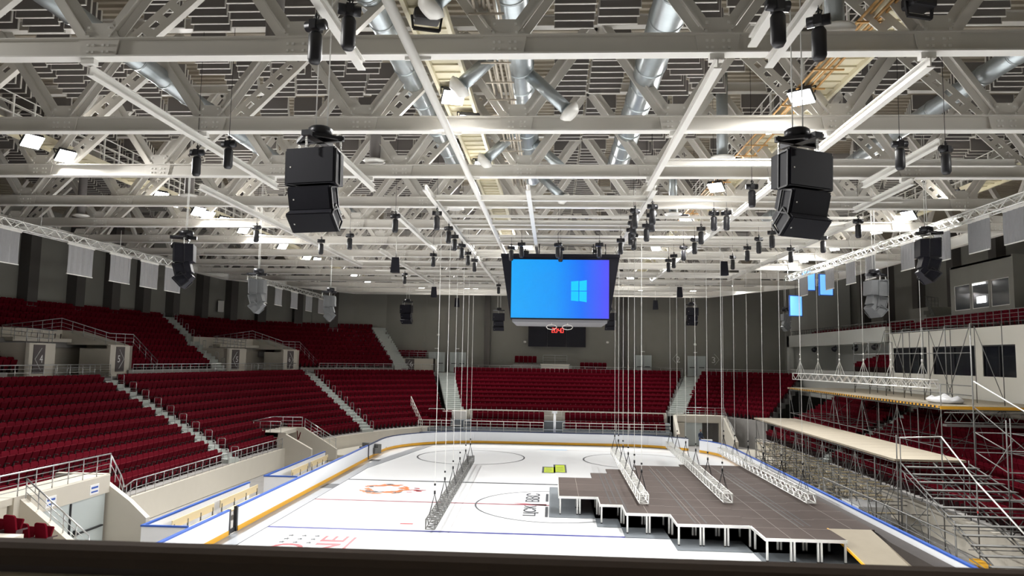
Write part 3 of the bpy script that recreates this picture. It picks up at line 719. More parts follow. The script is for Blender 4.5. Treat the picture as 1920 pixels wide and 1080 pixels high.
for i, (x, y) in enumerate(LAMPS):
    tx, ty = x*.35, y-9+(44-y)*.12
    d = V((tx-x, ty-y, -15.6)).normalized(); q = (-d).to_track_quat('Z', 'Y').to_euler()
    row = 'left' if x < -16 else 'far end' if y > 78 else 'middle left' if x < 0 else 'middle right' if x < 12 else 'right'
    same = [l for l in LAMPS[:i] if ('left' if l[0] < -16 else 'far end' if l[1] > 78 else 'middle left' if l[0] < 0 else 'middle right' if l[0] < 12 else 'right') == row]
    lb = 'glaring square floodlight under the roof, %s %s in the %s row' % (nth(len(same)), 'from the left' if row == 'far end' else 'from the camera' if row != 'right' else 'from the far end', row)
    if i == 0:
        lp.location = (x, y, 15.95); lp.rotation_euler = q; lp['label'] = lb
    else: dup(lp, (x, y, 15.95), q, lb)
# unlit black floodlights near the camera
for x, y, lb in ((-2.95, 16.0, 'unlit black floodlight on the middle catwalk, at the top of the view'), (7.7, 15.6, 'unlit black floodlight on the right catwalk, at the top of the view')):
    t = thing('unlit_floodlight', lb, 'floodlight', (x, y, 15.95), 0.3)
    M().bevbox(-.30, .30, -.22, .22, 0, .24, .05).build('housing', 'black', t)
    M().bar((-.34,0,.12), (-.30,0,-.18), .05).bar((.34,0,.12), (.30,0,-.18), .05).bar((-.30,0,-.18), (.30,0,-.18), .07).bar((0,0,.2), (0,0,.5), .05).build('yoke', 'black', t)

# ================================================================== HOISTS
def hoist_proto():
    t = thing('chain_hoist', 'x', 'hoist', (0,0,0), 0, 'black chain hoists')
    a = M(); a.lathe([(.09,-.95),(.13,-.88),(.13,-.42),(.10,-.36)], (0,0,0), 12); a.build('chain_bag', 'black', t)
    a = M(); a.tube([(-.20,0,-.22),(.20,0,-.22)], .10, 12); a.box(-.07, .07, -.13, .13, -.32, -.14); a.build('motor', 'blackm', t)
    a = M(); a.tube([(0,0,-.14),(0,0,.02)], .02, 6); a.tube([(.03,0,-.12),(.06,0,-.04),(.0,0,.0),(-.04,0,-.05)], .015, 6); a.tube([(0,0,0),(0,0,4.705)], .008, 5); a.build('hook', 'blackm', t)
    return t
hp = hoist_proto()
HO = [(-11.0,21.7),(-9.6,20.8),(-3.7,12.5),(-4.5,13.1),(3.8,12.5),(4.7,13.1),(9.6,20.8),(11.1,21.3),(-7.0,31.8),(-5.05,31.1),(-5.07,34.8),(-5.1,37.2),(-5.1,40.2),(-5.1,43.2),(-5.05,46.4),(-10.5,37.1),(6.6,30.8),(7.1,30.7),(6.9,26.0),(7.1,37.7),
      (6.8,34.5),(7.0,40.3),(7.0,43.6),(7.0,45.6),(10.5,44.0),(10.4,40.3),(10.2,37.3),(10.3,35.4),(12.8,40.6),(13.2,36.9),(13.1,32.4),(-7.3,44.0),(-14.5,34.9),(-12.6,39.0),(-11.2,54.7),(-4.7,62.4),
      (3.3,30.4),(3.4,31.8),(3.5,33.2),(3.6,34.9),(3.9,29.5),(4.1,31.2),(4.2,33.8),(3.9,36.4),(3.4,38.0),(3.7,58),(3.9,60),(4.2,62),(4.6,64),(-1.78,39.6),(-2.41,40.9),(2.4,39.5),(2.36,42.0),(.19,39.6),(.34,41.2),(-1.7,42.6)]
for i, (x, y) in enumerate(HO):
    zz = 14.75
    lb = 'black chain hoist at %d m from the camera, %s' % (round(y), 'on the rail left of the hanging screen' if -5.3 < x < -4.9 else 'above the hanging screen' if -3 < x < 2.9 and y > 30 else
        'in the cluster right of the hanging screen' if 3 < x < 5 and y > 20 else 'above a main speaker' if y < 14 else 'on the left side' if x < -5.3 else 'in the inner right row' if x < 8 else 'in the outer right row')
    lb = lb.replace(' at %d m from the camera' % round(y), ', %s nearest' % nth(sum(1 for h in HO if h[1] < y)))
    if i == 0: hp.location = (x, y, zz); hp['label'] = lb
    else: dup(hp, (x, y, zz), (0, 0, (i*1.7) % 1.2-.6), lb)

# ================================================================== SPEAKER ARRAYS
def speaker_box(w1, w2, d, h, wedge):
    """trapezoid cabinet: front at -y, wide front w1, narrow back w2; wedge lowers the back height"""
    a = M(); k = wedge
    vs = [(-w1/2,0,-h/2),(w1/2,0,-h/2),(w2/2,d,-h/2+k),(-w2/2,d,-h/2+k),(-w1/2,0,h/2),(w1/2,0,h/2),(w2/2,d,h/2-k),(-w2/2,d,h/2-k)]
    a.add(vs, BF, 0)
    a.box(-w1/2+.03, w1/2-.03, -.015, 0.0, -h/2+.03, h/2-.03, 1)
    a.box(-w1/2+.10, -w1/2+.13, -.022, -.01, -.03, 0.0, 2)
    return a
def array(label, loc, rz, s=1.0, body='navy', rope_top=19.52, angles=(2, 16, 44)):
    t = thing('speaker_array', label, 'speaker', loc, rz)
    dims = [(1.15, .80, .72, .78), (.98, .7, .62, .52), (1.05, .75, .62, .50)]
    z = -.15; yb = 0.0
    pts = []
    for (w1, w2, d, h), an in zip(dims, angles):
        A = math.radians(an); w1 *= s; w2 *= s; d *= s; h *= s
        b_ = speaker_box(w1, w2, d, h, .05*s)
        cz = z-h/2*math.cos(A); 
        RT = Matrix.Rotation(A, 3, 'X'); c = V((0, yb-.32*s, cz))
        b_.xf(lambda p: RT @ p + c)
        o = b_.build('speaker_cabinet', [body, 'navy' if body == 'navy' else 'greyspk', 'steelw'], t)
        for sx in (-1, 1):
            f = M(); p = [V((sx*(w1/2+.015), .03, h/2-.05)), V((sx*(w2/2+.09*s), .40*s, h/2-.05)), V((sx*(w2/2+.09*s), .40*s, -h/2)), V((sx*(w1/2+.015), .03, -h/2)), V((sx*(w1/2+.015), .03, h/2-.05))]
            q = [RT @ v + c for v in p]
            for a_, b2 in zip(q[:-1], q[1:]): f.bar(a_, b2, .035*s)
            f.build('rigging_frame', 'blackm' if body == 'navy' else 'greyspk', o)
        z = cz-h/2*math.cos(A)-.06*s-.05*math.sin(A); yb += h*math.sin(A)*.72+.02
    # flying bumper
    a = M(); a.box(-.55*s, .55*s, .02, .12, .06, .18); a.box(-.10, .10, -.55*s, .45*s, .06, .18); a.bar((-.55*s,.07,.12), (0,-.5*s,.12), .07); a.bar((.55*s,.07,.12), (0,-.5*s,.12), .07)
    a.lathe([(.20*s,.18),(.26*s,.20),(.26*s,.36),(.22*s,.40)], (0,.05,0), 18); a.build('flying_bumper', 'blackm', t)
    for x_, y_ in ((-.5*s, .05), (.5*s, .05), (0, -.5*s)):
        c = M(); z0 = .1
        for i in range(7): c.box(x_-.014-.008*(i % 2), x_+.014+.008*(i % 2), y_-.022+.008*(i % 2), y_+.022-.008*(i % 2), z0-.30+i*.05, z0-.26+i*.05)
        c.build('chain', 'chain', t)
    if rope_top > loc[2]+.5:
        for x_ in (-.12, .16): M().tube([(x_, .05, .38), (x_, .05, rope_top-loc[2])], .014, 6).build('lifting_chain', 'rope', t)
    return t
array('large black speaker cluster hanging at the upper left, three cabinets', (-5.15, 15.5, 12.95), math.radians(-12))
array('large black speaker cluster hanging at the upper right, three cabinets', (5.1, 15.5, 12.9), math.radians(26))
array('black curved speaker cluster on the left in front of the banner truss', (-14.9, 28.8, 12.9), math.radians(-72), 1.0)
array('black curved speaker cluster on the right in front of the banner truss', (15.7, 31.8, 13.8), math.radians(80), 1.05)
array('grey speaker cluster on the left, nearer of the two grey ones', (-15.4, 37.5, 12.4), math.radians(-80), 1.0, 'greyspk')
array('grey speaker cluster on the left, farther of the two grey ones', (-15.4, 50.0, 12.6), math.radians(-80), 1.0, 'greyspk')
array('grey speaker cluster on the right beside the blue reflection panes', (16.0, 37.7, 12.7), math.radians(95), 1.05, 'greyspk')
array('grey speaker cluster on the right below the blue reflection panes', (18.9, 61.5, 12.5), math.radians(95), 0.8, 'greyspk')
array('dark speaker cluster far back, left of the hanging screen, leftmost of the far ones', (-13.6, 68.0, 13.3), math.radians(-20), 1.0, 'navy')
array('dark speaker cluster far back just left of the hanging screen', (-5.5, 74.0, 13.0), 0, 1.0, 'navy')
array('dark speaker cluster far back just right of the hanging screen', (5.75, 76.0, 13.3), 0, 1.0, 'navy')
array('dark speaker cluster far back, right of the hanging screen among the ropes', (13.6, 74.0, 13.8), math.radians(15), 1.0, 'navy')
for x, y, z, lb in ((-8.7,40,13.4,'left, nearer one'),(-9.8,60,13.7,'left, second one'),(-9.2,70,13.6,'left, third one against the wall'),(9.5,70,13.6,'right, against the wall'),(10.2,45,14.0,'right, biggest and nearest'),(10.4,62,14.1,'right, beside the bright lamp')):
    t = thing('hanging_speaker', 'small dark cabinet hanging far back under the trusses, '+lb, 'speaker', (x, y, z))
    M().add([(-.26,-.2,-.45),(.26,-.2,-.45),(.2,.2,-.45),(-.2,.2,-.45),(-.2,-.16,.4),(.2,-.16,.4),(.14,.16,.4),(-.14,.16,.4)], BF).build('cabinet', 'navy', t)
    M().tube([(0,0,.4),(0,0,15.0-z)], .02, 6).build('drop_pipe', 'steelw', t)

# ================================================================== HANGING SCREEN CUBE
CXc, CYc = .33, 44.6
t = thing('scoreboard_cube', 'big hanging video cube over centre ice showing a bright blue picture', 'screen', (CXc, CYc, 10.6))
TW, BW, H_ = 3.35, 2.78, 3.4
vs = [(-BW,-BW,0),(BW,-BW,0),(BW,BW,0),(-BW,BW,0),(-TW,-TW+.35,H_+.15),(TW,-TW+.35,H_+.15),(TW,TW,H_+.15),(-TW,TW,H_+.15)]
vs[4] = (-TW, -BW, H_+.15); vs[5] = (TW, -BW, H_+.15)
M().add(vs, BF).build('housing', 'navy', t)
sc = M().box(-2.76, 2.76, -BW-.06, -BW-.005, .08, H_).build('screen', 'screen', t)
a = M(); ex = 1.05
for i in range(2):
    for j in range(2):
        xl, xr = ex-.42+i*.46, ex-.42+i*.46+.42
        hl = .52+.05*(xl-ex+.4); hr = .52+.10*(xr-ex+.4)
        zc = 1.62
        z = (lambda h, j=j: (zc-h-.02, zc-.02) if j == 0 else (zc+.02, zc+h+.02))
        a.quad((xl, -BW-.068, z(hl)[0]), (xr, -BW-.068, z(hr)[0]), (xr, -BW-.068, z(hr)[1]), (xl, -BW-.068, z(hl)[1]))
a.build('window_emblem', 'emblem', sc)
a = M(); a.box(-TW-.02, TW+.02, -BW-.1, TW, H_+.15, H_+.32); a.build('top_frame', 'navy', t)
a = M(); a.box(-BW+.1, BW-.1, -BW+.05, BW-.1, -.16, 0); a.build('lower_cover', 'cover', t)
for sx in (-.45, .45):
    c = M(); q = [V((sx+.3*math.cos(k*PI/4), -BW+.2, -.42+.14*math.sin(k*PI/4))) for k in range(9)]
    for p0, p1 in zip(q[:-1], q[1:]): c.bar(p0, p1, .035)
    c.bar((sx,-BW+.2,-.28), (sx,-BW+.2,-.18), .03); c.build('ring_handle', 'steelw', t)
for x in (-2.3, -1.2, .1, 1.9, 2.6): M().tube([(x, -BW+.6, H_+.3), (x, -BW+.6, H_+1.0)], .03, 6).build('lifting_rod', 'blackm', t)
# three light blue panes on the right, added to imitate screen reflections in glass
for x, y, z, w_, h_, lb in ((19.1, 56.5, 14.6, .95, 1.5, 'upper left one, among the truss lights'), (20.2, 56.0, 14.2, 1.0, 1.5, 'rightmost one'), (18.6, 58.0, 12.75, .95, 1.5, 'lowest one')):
    t = thing('reflection_pane', 'light blue pane imitating a reflection on the right, '+lb, 'screen', (x, y, z), math.radians(12))
    M().box(-w_/2-.06, w_/2+.06, 0, .12, -h_/2-.06, h_/2+.06).build('housing', 'blue', t); M().box(-w_/2, w_/2, -.02, 0, -h_/2, h_/2).build('reflection_face', 'reflection_blue', t)
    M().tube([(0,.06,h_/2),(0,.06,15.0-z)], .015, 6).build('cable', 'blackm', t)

# ================================================================== BOX TRUSSES
def box_truss(m_, L_, s=.4, r=.025, step=.5, n=6):
    for sx in (-1, 1):
        for sz in (0, 1): m_.tube([(sx*s/2, 0, sz*s), (sx*s/2, L_, sz*s)], r, n)
    k = int(L_/step); st = L_/k
    for i in range(k):
        y0, y1 = i*st, (i+1)*st; f = i % 2
        for sx in (-1, 1): m_.bar((sx*s/2, y0, s*f), (sx*s/2, y1, s*(1-f)), r*1.2)
        for sz in (0, 1): m_.bar((-s/2 if f else s/2, y0, sz*s), (s/2 if f else -s/2, y1, sz*s), r*1.2)
        m_.bar((-s/2, y0, 0), (s/2, y0, 0), r*1.2); m_.bar((-s/2, y0, s), (s/2, y0, s), r*1.2)
    for y in (0, L_):
        for sx in (-1, 1): m_.bar((sx*s/2, y, 0), (sx*s/2, y, s), r*1.4)
def banner_truss(label, x, y0, y1, z, first_lb, ys, side):
    t = thing('banner_truss', label, 'truss', (x, y0, z)); a = M(); box_truss(a, y1-y0, .36, .028, .55); a.build('frame', 'alu', t)
    n = max(2, int((y1-y0)/6))
    for i in range(n+1):
        yy = (y1-y0)*i/n; M().tube([(0, yy, .36), (0, yy, 15.2-z)], .015, 6).build('hanging_rod', 'rope', t)
    rnd = random.Random(int(y0))
    for i, (yc, wd, hh) in enumerate(ys):
        lb = 'pale grey cloth banner under the %s, %s from the camera' % (first_lb, nth(i))
        a = M(); n = 14; vs = []
        for k in range(n+1):
            yy = -wd/2+wd*k/n; dx = .025*math.sin(k*2.1+i)
            vs += [(dx, yy, 0), (dx*1.6, yy, -hh/2), (dx, yy, -hh)]
        N_ = len(vs); vs += [(v[0]+.012, v[1], v[2]) for v in vs]
        fs = []
        for k in range(n):
            for j in range(2):
                fs.append([k*3+j, k*3+j+1, k*3+j+4, k*3+j+3]); fs.append([N_+k*3+j+3, N_+k*3+j+4, N_+k*3+j+1, N_+k*3+j])
        tt = thing('cloth_banner', lb, 'banner', (x, yc, z-.12), 0, 'pale banners under the trusses')
        a.add(vs, fs); a.build('cloth', 'banner', tt)
        M().box(-.02, .03, -wd/2, wd/2, -hh-.04, -hh).build('hem_bar', 'steelw', tt)
        M().box(-.02, .03, -wd/2-.05, wd/2+.05, 0, .13).build('top_bar', 'steelw', tt)
banner_truss('long box truss on the left with pale banners below, nearer the camera', -24.4, 27, 46.5, 13.85, 'near left truss', [(31.0,2.4,1.45),(36.6,2.1,1.45),(40.1,2.0,1.45),(43.1,1.9,1.45),(45.9,1.9,1.45)], -1)
banner_truss('long box truss on the left with pale banners below, farther back', -24.4, 58.0, 81, 14.3, 'far left truss', [(60.8,1.7,1.45),(64.2,1.8,1.45),(68.2,1.9,1.45),(72.4,1.9,1.45),(76.4,1.9,1.45)], -1)
banner_truss('long box truss on the right with pale banners below', 17.4, 26, 56, 14.45, 'right truss', [(28.6,1.6,1.25),(31.1,1.5,1.25),(34.0,1.3,1.25),(37.3,1.4,1.25),(41.6,1.4,1.25),(44.3,1.4,1.25),(47.6,1.4,1.25),(52.5,1.5,1.25)], 1)

def lighting_truss(label, p0, p1, z, ropes, s=.45, rope_lb=''):
    p0 = V((*p0, z)); p1 = V((*p1, z)); d = p1-p0; L_ = d.length
    t = thing('lighting_truss', label, 'truss', tuple(p0), math.atan2(d.y, d.x)-PI/2)
    a = M(); box_truss(a, L_, s, .028, .5); a.build('frame', 'alu' if p0.x > 0 else 'galv', t)
    for i, f in enumerate(ropes):
        c = M(); yy = L_*f
        for sx in (-1, 1):
            for sy in (-.22, .22): c.tube([(sx*s/2, yy+sy, s), (0, yy, s+.95)], .014, 5)
        c.tube([(0, yy, s+.93), (0, yy, s+1.1)], .05, 6); c.tube([(0, yy, s+1.35), (0, yy, s+1.45)], .05, 6); c.build('bridle', 'blackm' if z < 3 else 'rope', t)
        c = M(); c.tube([(0, yy, s+1.1), (0, yy, 15.1-z)], .014, 5); c.build('lifting_rope', 'rope', t)
    return t
fr = [.06, .24, .42, .60, .78, .95]
lighting_truss('white box truss hanging low over the ice, left of the stage', (-5.75, 35.8), (-6.35, 59.0), .25, fr)
lighting_truss('white box truss on the dark stage, leftmost of the three', (4.72, 39.0), (4.8, 59.3), 1.10, fr)
lighting_truss('white box truss on the dark stage, middle of the three', (9.15, 39.9), (9.85, 64.5), 1.10, fr)
lighting_truss('white box truss on the right edge of the stage', (13.55, 40.4), (13.45, 61.0), 1.10, fr)
lighting_truss('white box truss hanging high above the scaffold decks on the right', (20.3, 41.0), (18.3, 57.5), 7.15, fr)

# ================================================================== STAGE
SG = [(.4, 2.5, 41.1, 47.5), (2.5, 3.62, 39.1, 49.6), (3.62, 5.74, 37.1, 51.5), (5.74, 9.05, 35.0, 53.6), (9.05, 12.4, 32.7, 54.6), (12.4, 14.45, 34.9, 54.6)]
t = thing('stage', 'low dark stepped stage of joined platforms on white legs over the ice', 'stage', (.4, 32.7, 0))
ox, oy = .4, 32.7
a = M()
for x0, x1, y0, y1 in SG:
    a.box(x0-ox, x1-ox, y0-oy, y1-oy, .93, 1.0, 0)
    y = y0+2
    while y < y1-.3: a.box(x0-ox, x1-ox, y-oy-.012, y-oy+.012, 1.0, 1.003, 1); y += 2
    x = x0+1.05
    while x < x1-.3: a.box(x-ox-.01, x-ox+.01, y0-oy, y1-oy, 1.0, 1.003, 1); x += 1.05
for x in (3.05, 3.35, 3.7, 6.6, 7.1, 11.2, 11.45, 11.75):
    a.box(x-ox-.04, x-ox+.04, max(35.2 if x > 5.7 else 37.3 if x > 3.6 else 39.3, 33)-oy, 52-oy if x > 5.7 else 49.4-oy, 1.0, 1.006, 2)
a.build('platform_top', ['stage', 'seam', 'track'], t)
a = M()
for i, (x0, x1, y0, y1) in enumerate(SG[:5]):
    a.box(x0-ox, x1-ox, y0-oy-.05, y0-oy, .88, 1.005)
    lo = SG[i-1][2] if i else y1
    a.box(x0-ox-.05, x0-ox, y0-oy-.05, lo-oy, .88, 1.005)
a.build('edge_frame', 'alu', t)
def leg(x, y):
    M().box(-.04, .04, -.04, .04, .08, .9, 0).box(-.045, .045, -.045, .045, 0, .08, 1).build('leg', ['alu', 'black'], t, (x-ox, y-oy, 0))
for x0, x1, y0, y1 in SG[:5]:
    n = max(1, round((x1-x0)/1.07)) if x1-x0 > 1.3 else 1
    xs = [x0+.06]
    for i in range(1, n):
        if i % 1 == 0: xs += [x0+(x1-x0)*i/n-.07, x0+(x1-x0)*i/n+.07]
    xs.append(x1-.06)
    for yy in (y0+.05, y0+1.93):
        for x in xs: leg(x, yy)
# ramp down at the near right
m = M(); m.add([(12.4,34.9,1.0),(14.3,34.9,1.0),(14.3,28.6,.06),(12.5,28.6,.06),(12.4,34.9,.93),(14.3,34.9,.93),(14.3,28.6,0.01),(12.5,28.6,0.01)], [[0,1,2,3],[4,7,6,5],[0,3,7,4],[1,5,6,2],[2,6,7,3],[0,4,5,1]], 0)
m.add([(12.36,34.9,1.02),(12.46,28.6,.08),(12.46,28.6,-.0),(12.36,34.9,.9),(12.42,34.9,1.02),(12.52,28.6,.08),(12.52,28.6,0),(12.42,34.9,.9)], BF, 1)
obj('stage_ramp', m, ['ply', 'yellow'], 'plywood ramp with yellow edge at the near right corner of the stage', 'ramp')
m = M(); m.prism([(14.3,26.5),(15.05,26.5),(15.05,54.5),(14.5,54.5),(14.5,34.6),(14.3,33)], .01, .9); m.prism([(14.3,22),(14.9,22),(15.05,26.5),(14.3,26.5)], .01, .3)
obj('rubber_walkway', m, 'mats', 'dark brown matting strip between the stage and the right boards', 'mat')
m = M()
for x0, x1, y0, y1 in ((-.15,3.62,40.35,49.6),(2.3,5.8,38.4,51),(3.5,9.1,36.3,52),(5.6,12.5,34.2,53),(8.9,14.3,31.9,40)): m.box(x0, x1, y0, y1, .012, .03)
obj('floor_cover', m, 'greymat', 'grey protective sheets on the ice under the stage', 'floor cover')

# ================================================================== RAILINGS
POST = {}
def railing(label, pts, h=.9, sp=1.0, bars=2, group=None, mt_='chrome', r=.03, cat='railing'):
    """pts: floor points; posts every sp metres"""
    o0 = V(pts[0]); t = thing('railing', label, cat, tuple(o0), 0, group); q = [V(p)-o0 for p in pts]
    a = M(); a.tube([p+V((0,0,h)) for p in q], r, 8); a.build('handrail', mt_, t)
    a = M()
    for i in range(bars):
        a.tube([p+V((0,0,h*(i+1)/(bars+1))) for p in q], r*.5, 6)
    if bars: a.build('rail_bar', mt_, t)
    key = (h, r, mt_)
    if key not in POST: POST[key] = M().tube([(0,0,0),(0,0,h)], r*.75, 8).data('post', mt_)
    cum = [0]
    for p0, p1 in zip(q[:-1], q[1:]): cum.append(cum[-1]+(p1-p0).length)
    n = max(1, int(cum[-1]/sp+.5))
    for i in range(min(n+1, 100)):
        d = cum[-1]*i/n; k = max(j for j in range(len(cum)-1) if cum[j] <= d+1e-6); f = (d-cum[k])/max(1e-6, cum[k+1]-cum[k])
        o = bpy.data.objects.new('post', POST[key]); COL.objects.link(o); o.parent = t; o.location = q[k].lerp(q[k+1], f)
    return t
# beige front wall of the left lower stand
def Fpt(y):  # front line point at y
    for a, b_ in zip(low.F[:-1], low.F[1:]):
        if a[1] <= y <= b_[1]: return (lerp(a[0], b_[0], (y-a[1])/(b_[1]-a[1])), y)
def Fline(y0, y1, off=0.0, step=2.0):
    ys_ = [y0]; y = y0+step
    while y < y1-.3: ys_.append(y); y += step
    ys_.append(y1); return [(Fpt(y)[0]+off, y) for y in ys_]
m = M(); ribbon(m, Fline(12, 26.6), -.25, 0, 0, 1.38); ribbon(m, Fline(31.9, 55.6), -.25, 0, 0, 1.38); ribbon(m, Fline(59.6, 77), -.25, 0, 0, 1.38)
ribbon(m, [(-9.6,77.2),(0,77.4),(11.6,77.2)], -.15, 0.0, 0, 3.0)
# tunnel nearest the camera
m.box(-21.6, -19.3, 31.7, 32.0, 0, 3.1); m.box(-21.6, -19.3, 26.2, 26.8, 0, 3.1); m.box(-20.7, -19.36, 20, 31.6, 2.85, 3.09); m.box(-20.6, -19.47, 20, 26.1, 0, 2.84)
def slope_wall(m_, x0, x1, y0, y1, za, zb):
    m_.add([(x0,y0,0),(x1,y0,0),(x1,y1,0),(x0,y1,0),(x0,y0,za),(x1,y0,zb),(x1,y1,zb),(x0,y1,za)], BF)
slope_wall(m, -19.3, -18.2, 31.7, 32.0, 2.75, 2.0); slope_wall(m, -18.2, -17.4, 31.7, 32.0, 2.0, 1.3)
slope_wall(m, -19.3, -16.6, 26.5, 26.8, 3.0, 1.0)
m.box(-19.35, -19.1, 26.8, 31.7, 2.35, 3.1)
m.prism([(-20.6,24.4),(-16.0,24.4),(-16.0,25.4),(-20.6,25.4)], 0, 1.68); m.prism([(-20.6,23.5),(-16.4,23.5),(-16.4,24.4),(-20.6,24.4)], 0, 2.1); m.prism([(-20.6,22.2),(-16.9,22.2),(-16.9,23.5),(-20.6,23.5)], 0, 2.52)
# tunnel before the far left corner
m.box(-22.6, -20.0, 55.4, 55.7, 0, 2.55); m.box(-22.6, -20.0, 59.5, 59.8, 0, 2.55); m.box(-22.8, -22.4, 55.4, 59.8, 0, 2.55); m.box(-22.8, -20.6, 55.4, 59.8, 2.2, 2.5)
slope_wall(m, -20.0, -17.3, 59.5, 59.8, 2.5, .9); slope_wall(m, -20.0, -18.0, 55.4, 55.7, 2.4, 1.35)
struct('wall_stand_front', m, 'beige')
tt = tag(M().box(-19.30, -19.22, 27.0, 31.6, 0, 2.32).build('door_1', 'door'), kind='structure')
a = M(); a.box(-19.21, -19.17, 29.24, 29.32, 0, 2.3); a.build('door_seam', 'black', tt)
a = M(); a.box(-19.2, -19.1, 29.5, 31.4, 1.0, 1.06); a.box(-19.2, -19.1, 27.3, 29.1, 1.0, 1.06); a.box(-19.2, -19.12, 29.55, 29.7, .95, 1.2); a.build('push_bar', 'black', tt)
for y, lb in ((27.9, 'left one'), (30.6, 'right one')):
    o = obj('door_sign', M().box(0, .02, -.3, .3, 0, .4).box(.02, .03, -.22, .22, .24, .32, 1).box(.02, .03, -.22, .22, .08, .14, 1), ['signw', 'blue'], 'small white and blue sign above the nearest tunnel doors, '+lb, 'sign', None, (-19.1, y, 2.45))
# railings of the left stand
railing('chrome railing above the nearest tunnel on the left', [(-19.5,20,3.12),(-19.3,26.6,3.12),(-19.2,31.8,3.12)], .85, .9, 3)
railing('chrome railing sloping from the nearest tunnel then along the front of the left stand', [(-19.2,31.85,3.12),(-19.6,33.4,2.0),(-19.9,34.2,1.38)]+[(x-.0, y, 1.38) for x, y in Fline(36, 55.2, .12)], .75, .85, 1)
railing('chrome sloping handrail on the wall in front of the nearest tunnel', [(-19.2,26.65,3.0),(-16.7,26.65,1.05)], .7, .7, 2)
railing('short chrome railing around the top of the second tunnel', [(-20.4,55.4,2.5),(-22.6,55.4,2.5),(-22.6,59.6,2.5),(-20.2,59.6,2.5)], .85, .8, 2)
railing('chrome sloping railing down the far side of the second tunnel', [(-20.0,59.65,2.5),(-17.4,59.65,.95)], .75, .6, 2)
railing('chrome railing along the front of the left stand after the second tunnel', [(x, y, 1.38) for x, y in Fline(59.8, 67, .12)][:2], .7, .9, 1)
# hoop handrails in the aisles
def hoop_proto():
    t = thing('aisle_handrail', 'x', 'handrail', (0,0,0), 0, 'hoop handrails beside the aisle steps')
    a = M(); a.tube([(0,-.25,0),(0,-.25,.85),(0,-.20,.92),(0,.20,.92),(0,.25,.85),(0,.25,0)], .022, 7); a.build('hoop', 'chrome', t)
    a = M(); a.tube([(0,-.25,.5),(0,.25,.5)], .016, 6); a.build('cross_bar', 'chrome', t); return t
hp2 = hoop_proto(); used = [False]
def hoops(st, k, rows, side, lb):
    for c, i in enumerate(rows):
        p0 = V((*st.at(i, k), 0)); p1 = V((*st.at(i+1, k), 0)); d = (p1-p0).normalized(); x = V((-d.y, d.x, 0))
        p = p0+x*(.62*side)+d*.3; loc = (p.x, p.y, st.z0+st.rise*i)
        l2 = 'chrome hoop handrail, %s from the bottom, %s' % (nth(c), lb)
        if not used[0]:
            hp2.location = loc; hp2.rotation_euler = (0, 0, math.atan2(x.y, x.x)+PI/2*0); hp2['label'] = l2; used[0] = True
        else: dup(hp2, loc, (0, 0, math.atan2(x.y, x.x)), l2)
hoops(low, 12, range(0, 10), -1, 'far side of the nearest left aisle')
hoops(low, 12, range(0, 10), 1, 'near side of the nearest left aisle')
hoops(low, 24, range(0, 10), -1, 'far side of the second left aisle')
hoops(low, 24, range(0, 10), 1, 'near side of the second left aisle')
hoops(upp, 3.2*6, range(0, 9), -1, 'far side of the upper left aisle')
hoops(upp, 3.2*6, range(0, 9), 1, 'near side of the upper left aisle')
# walkway rail behind the lower stands
def line3(P_, z): return [(p[0], p[1], z) for p in P_]
wb = low.B
railing('long chrome rail along the walkway behind the near left block', line3([( -31.3,22),(-31.0,34),(-30.4,44),(-30.1,47.4)], 6.62), .9, 1.1, 3)
railing('long chrome rail along the walkway behind the middle left block', line3([p for p in wb if 50 < p[1] < 74.5], 6.62), .9, 1.1, 3)
railing('long chrome rail along the walkway behind the corner block', line3([p for p in wb if p[1] > 76.2]+[(-13.0,85.1)], 6.62), .9, 1.1, 3)
railing('long chrome rail along the walkway behind the far end seats', line3([(-11.0,85.3),(0,85.5),(14.6,85.3)], 6.62), .9, 1.2, 3)
railing('chrome rail along the walkway behind the far right corner seats', line3([(17,85.2),(21.8,84.3),(26.2,81.4)], 6.62), .9, 1.2, 3)

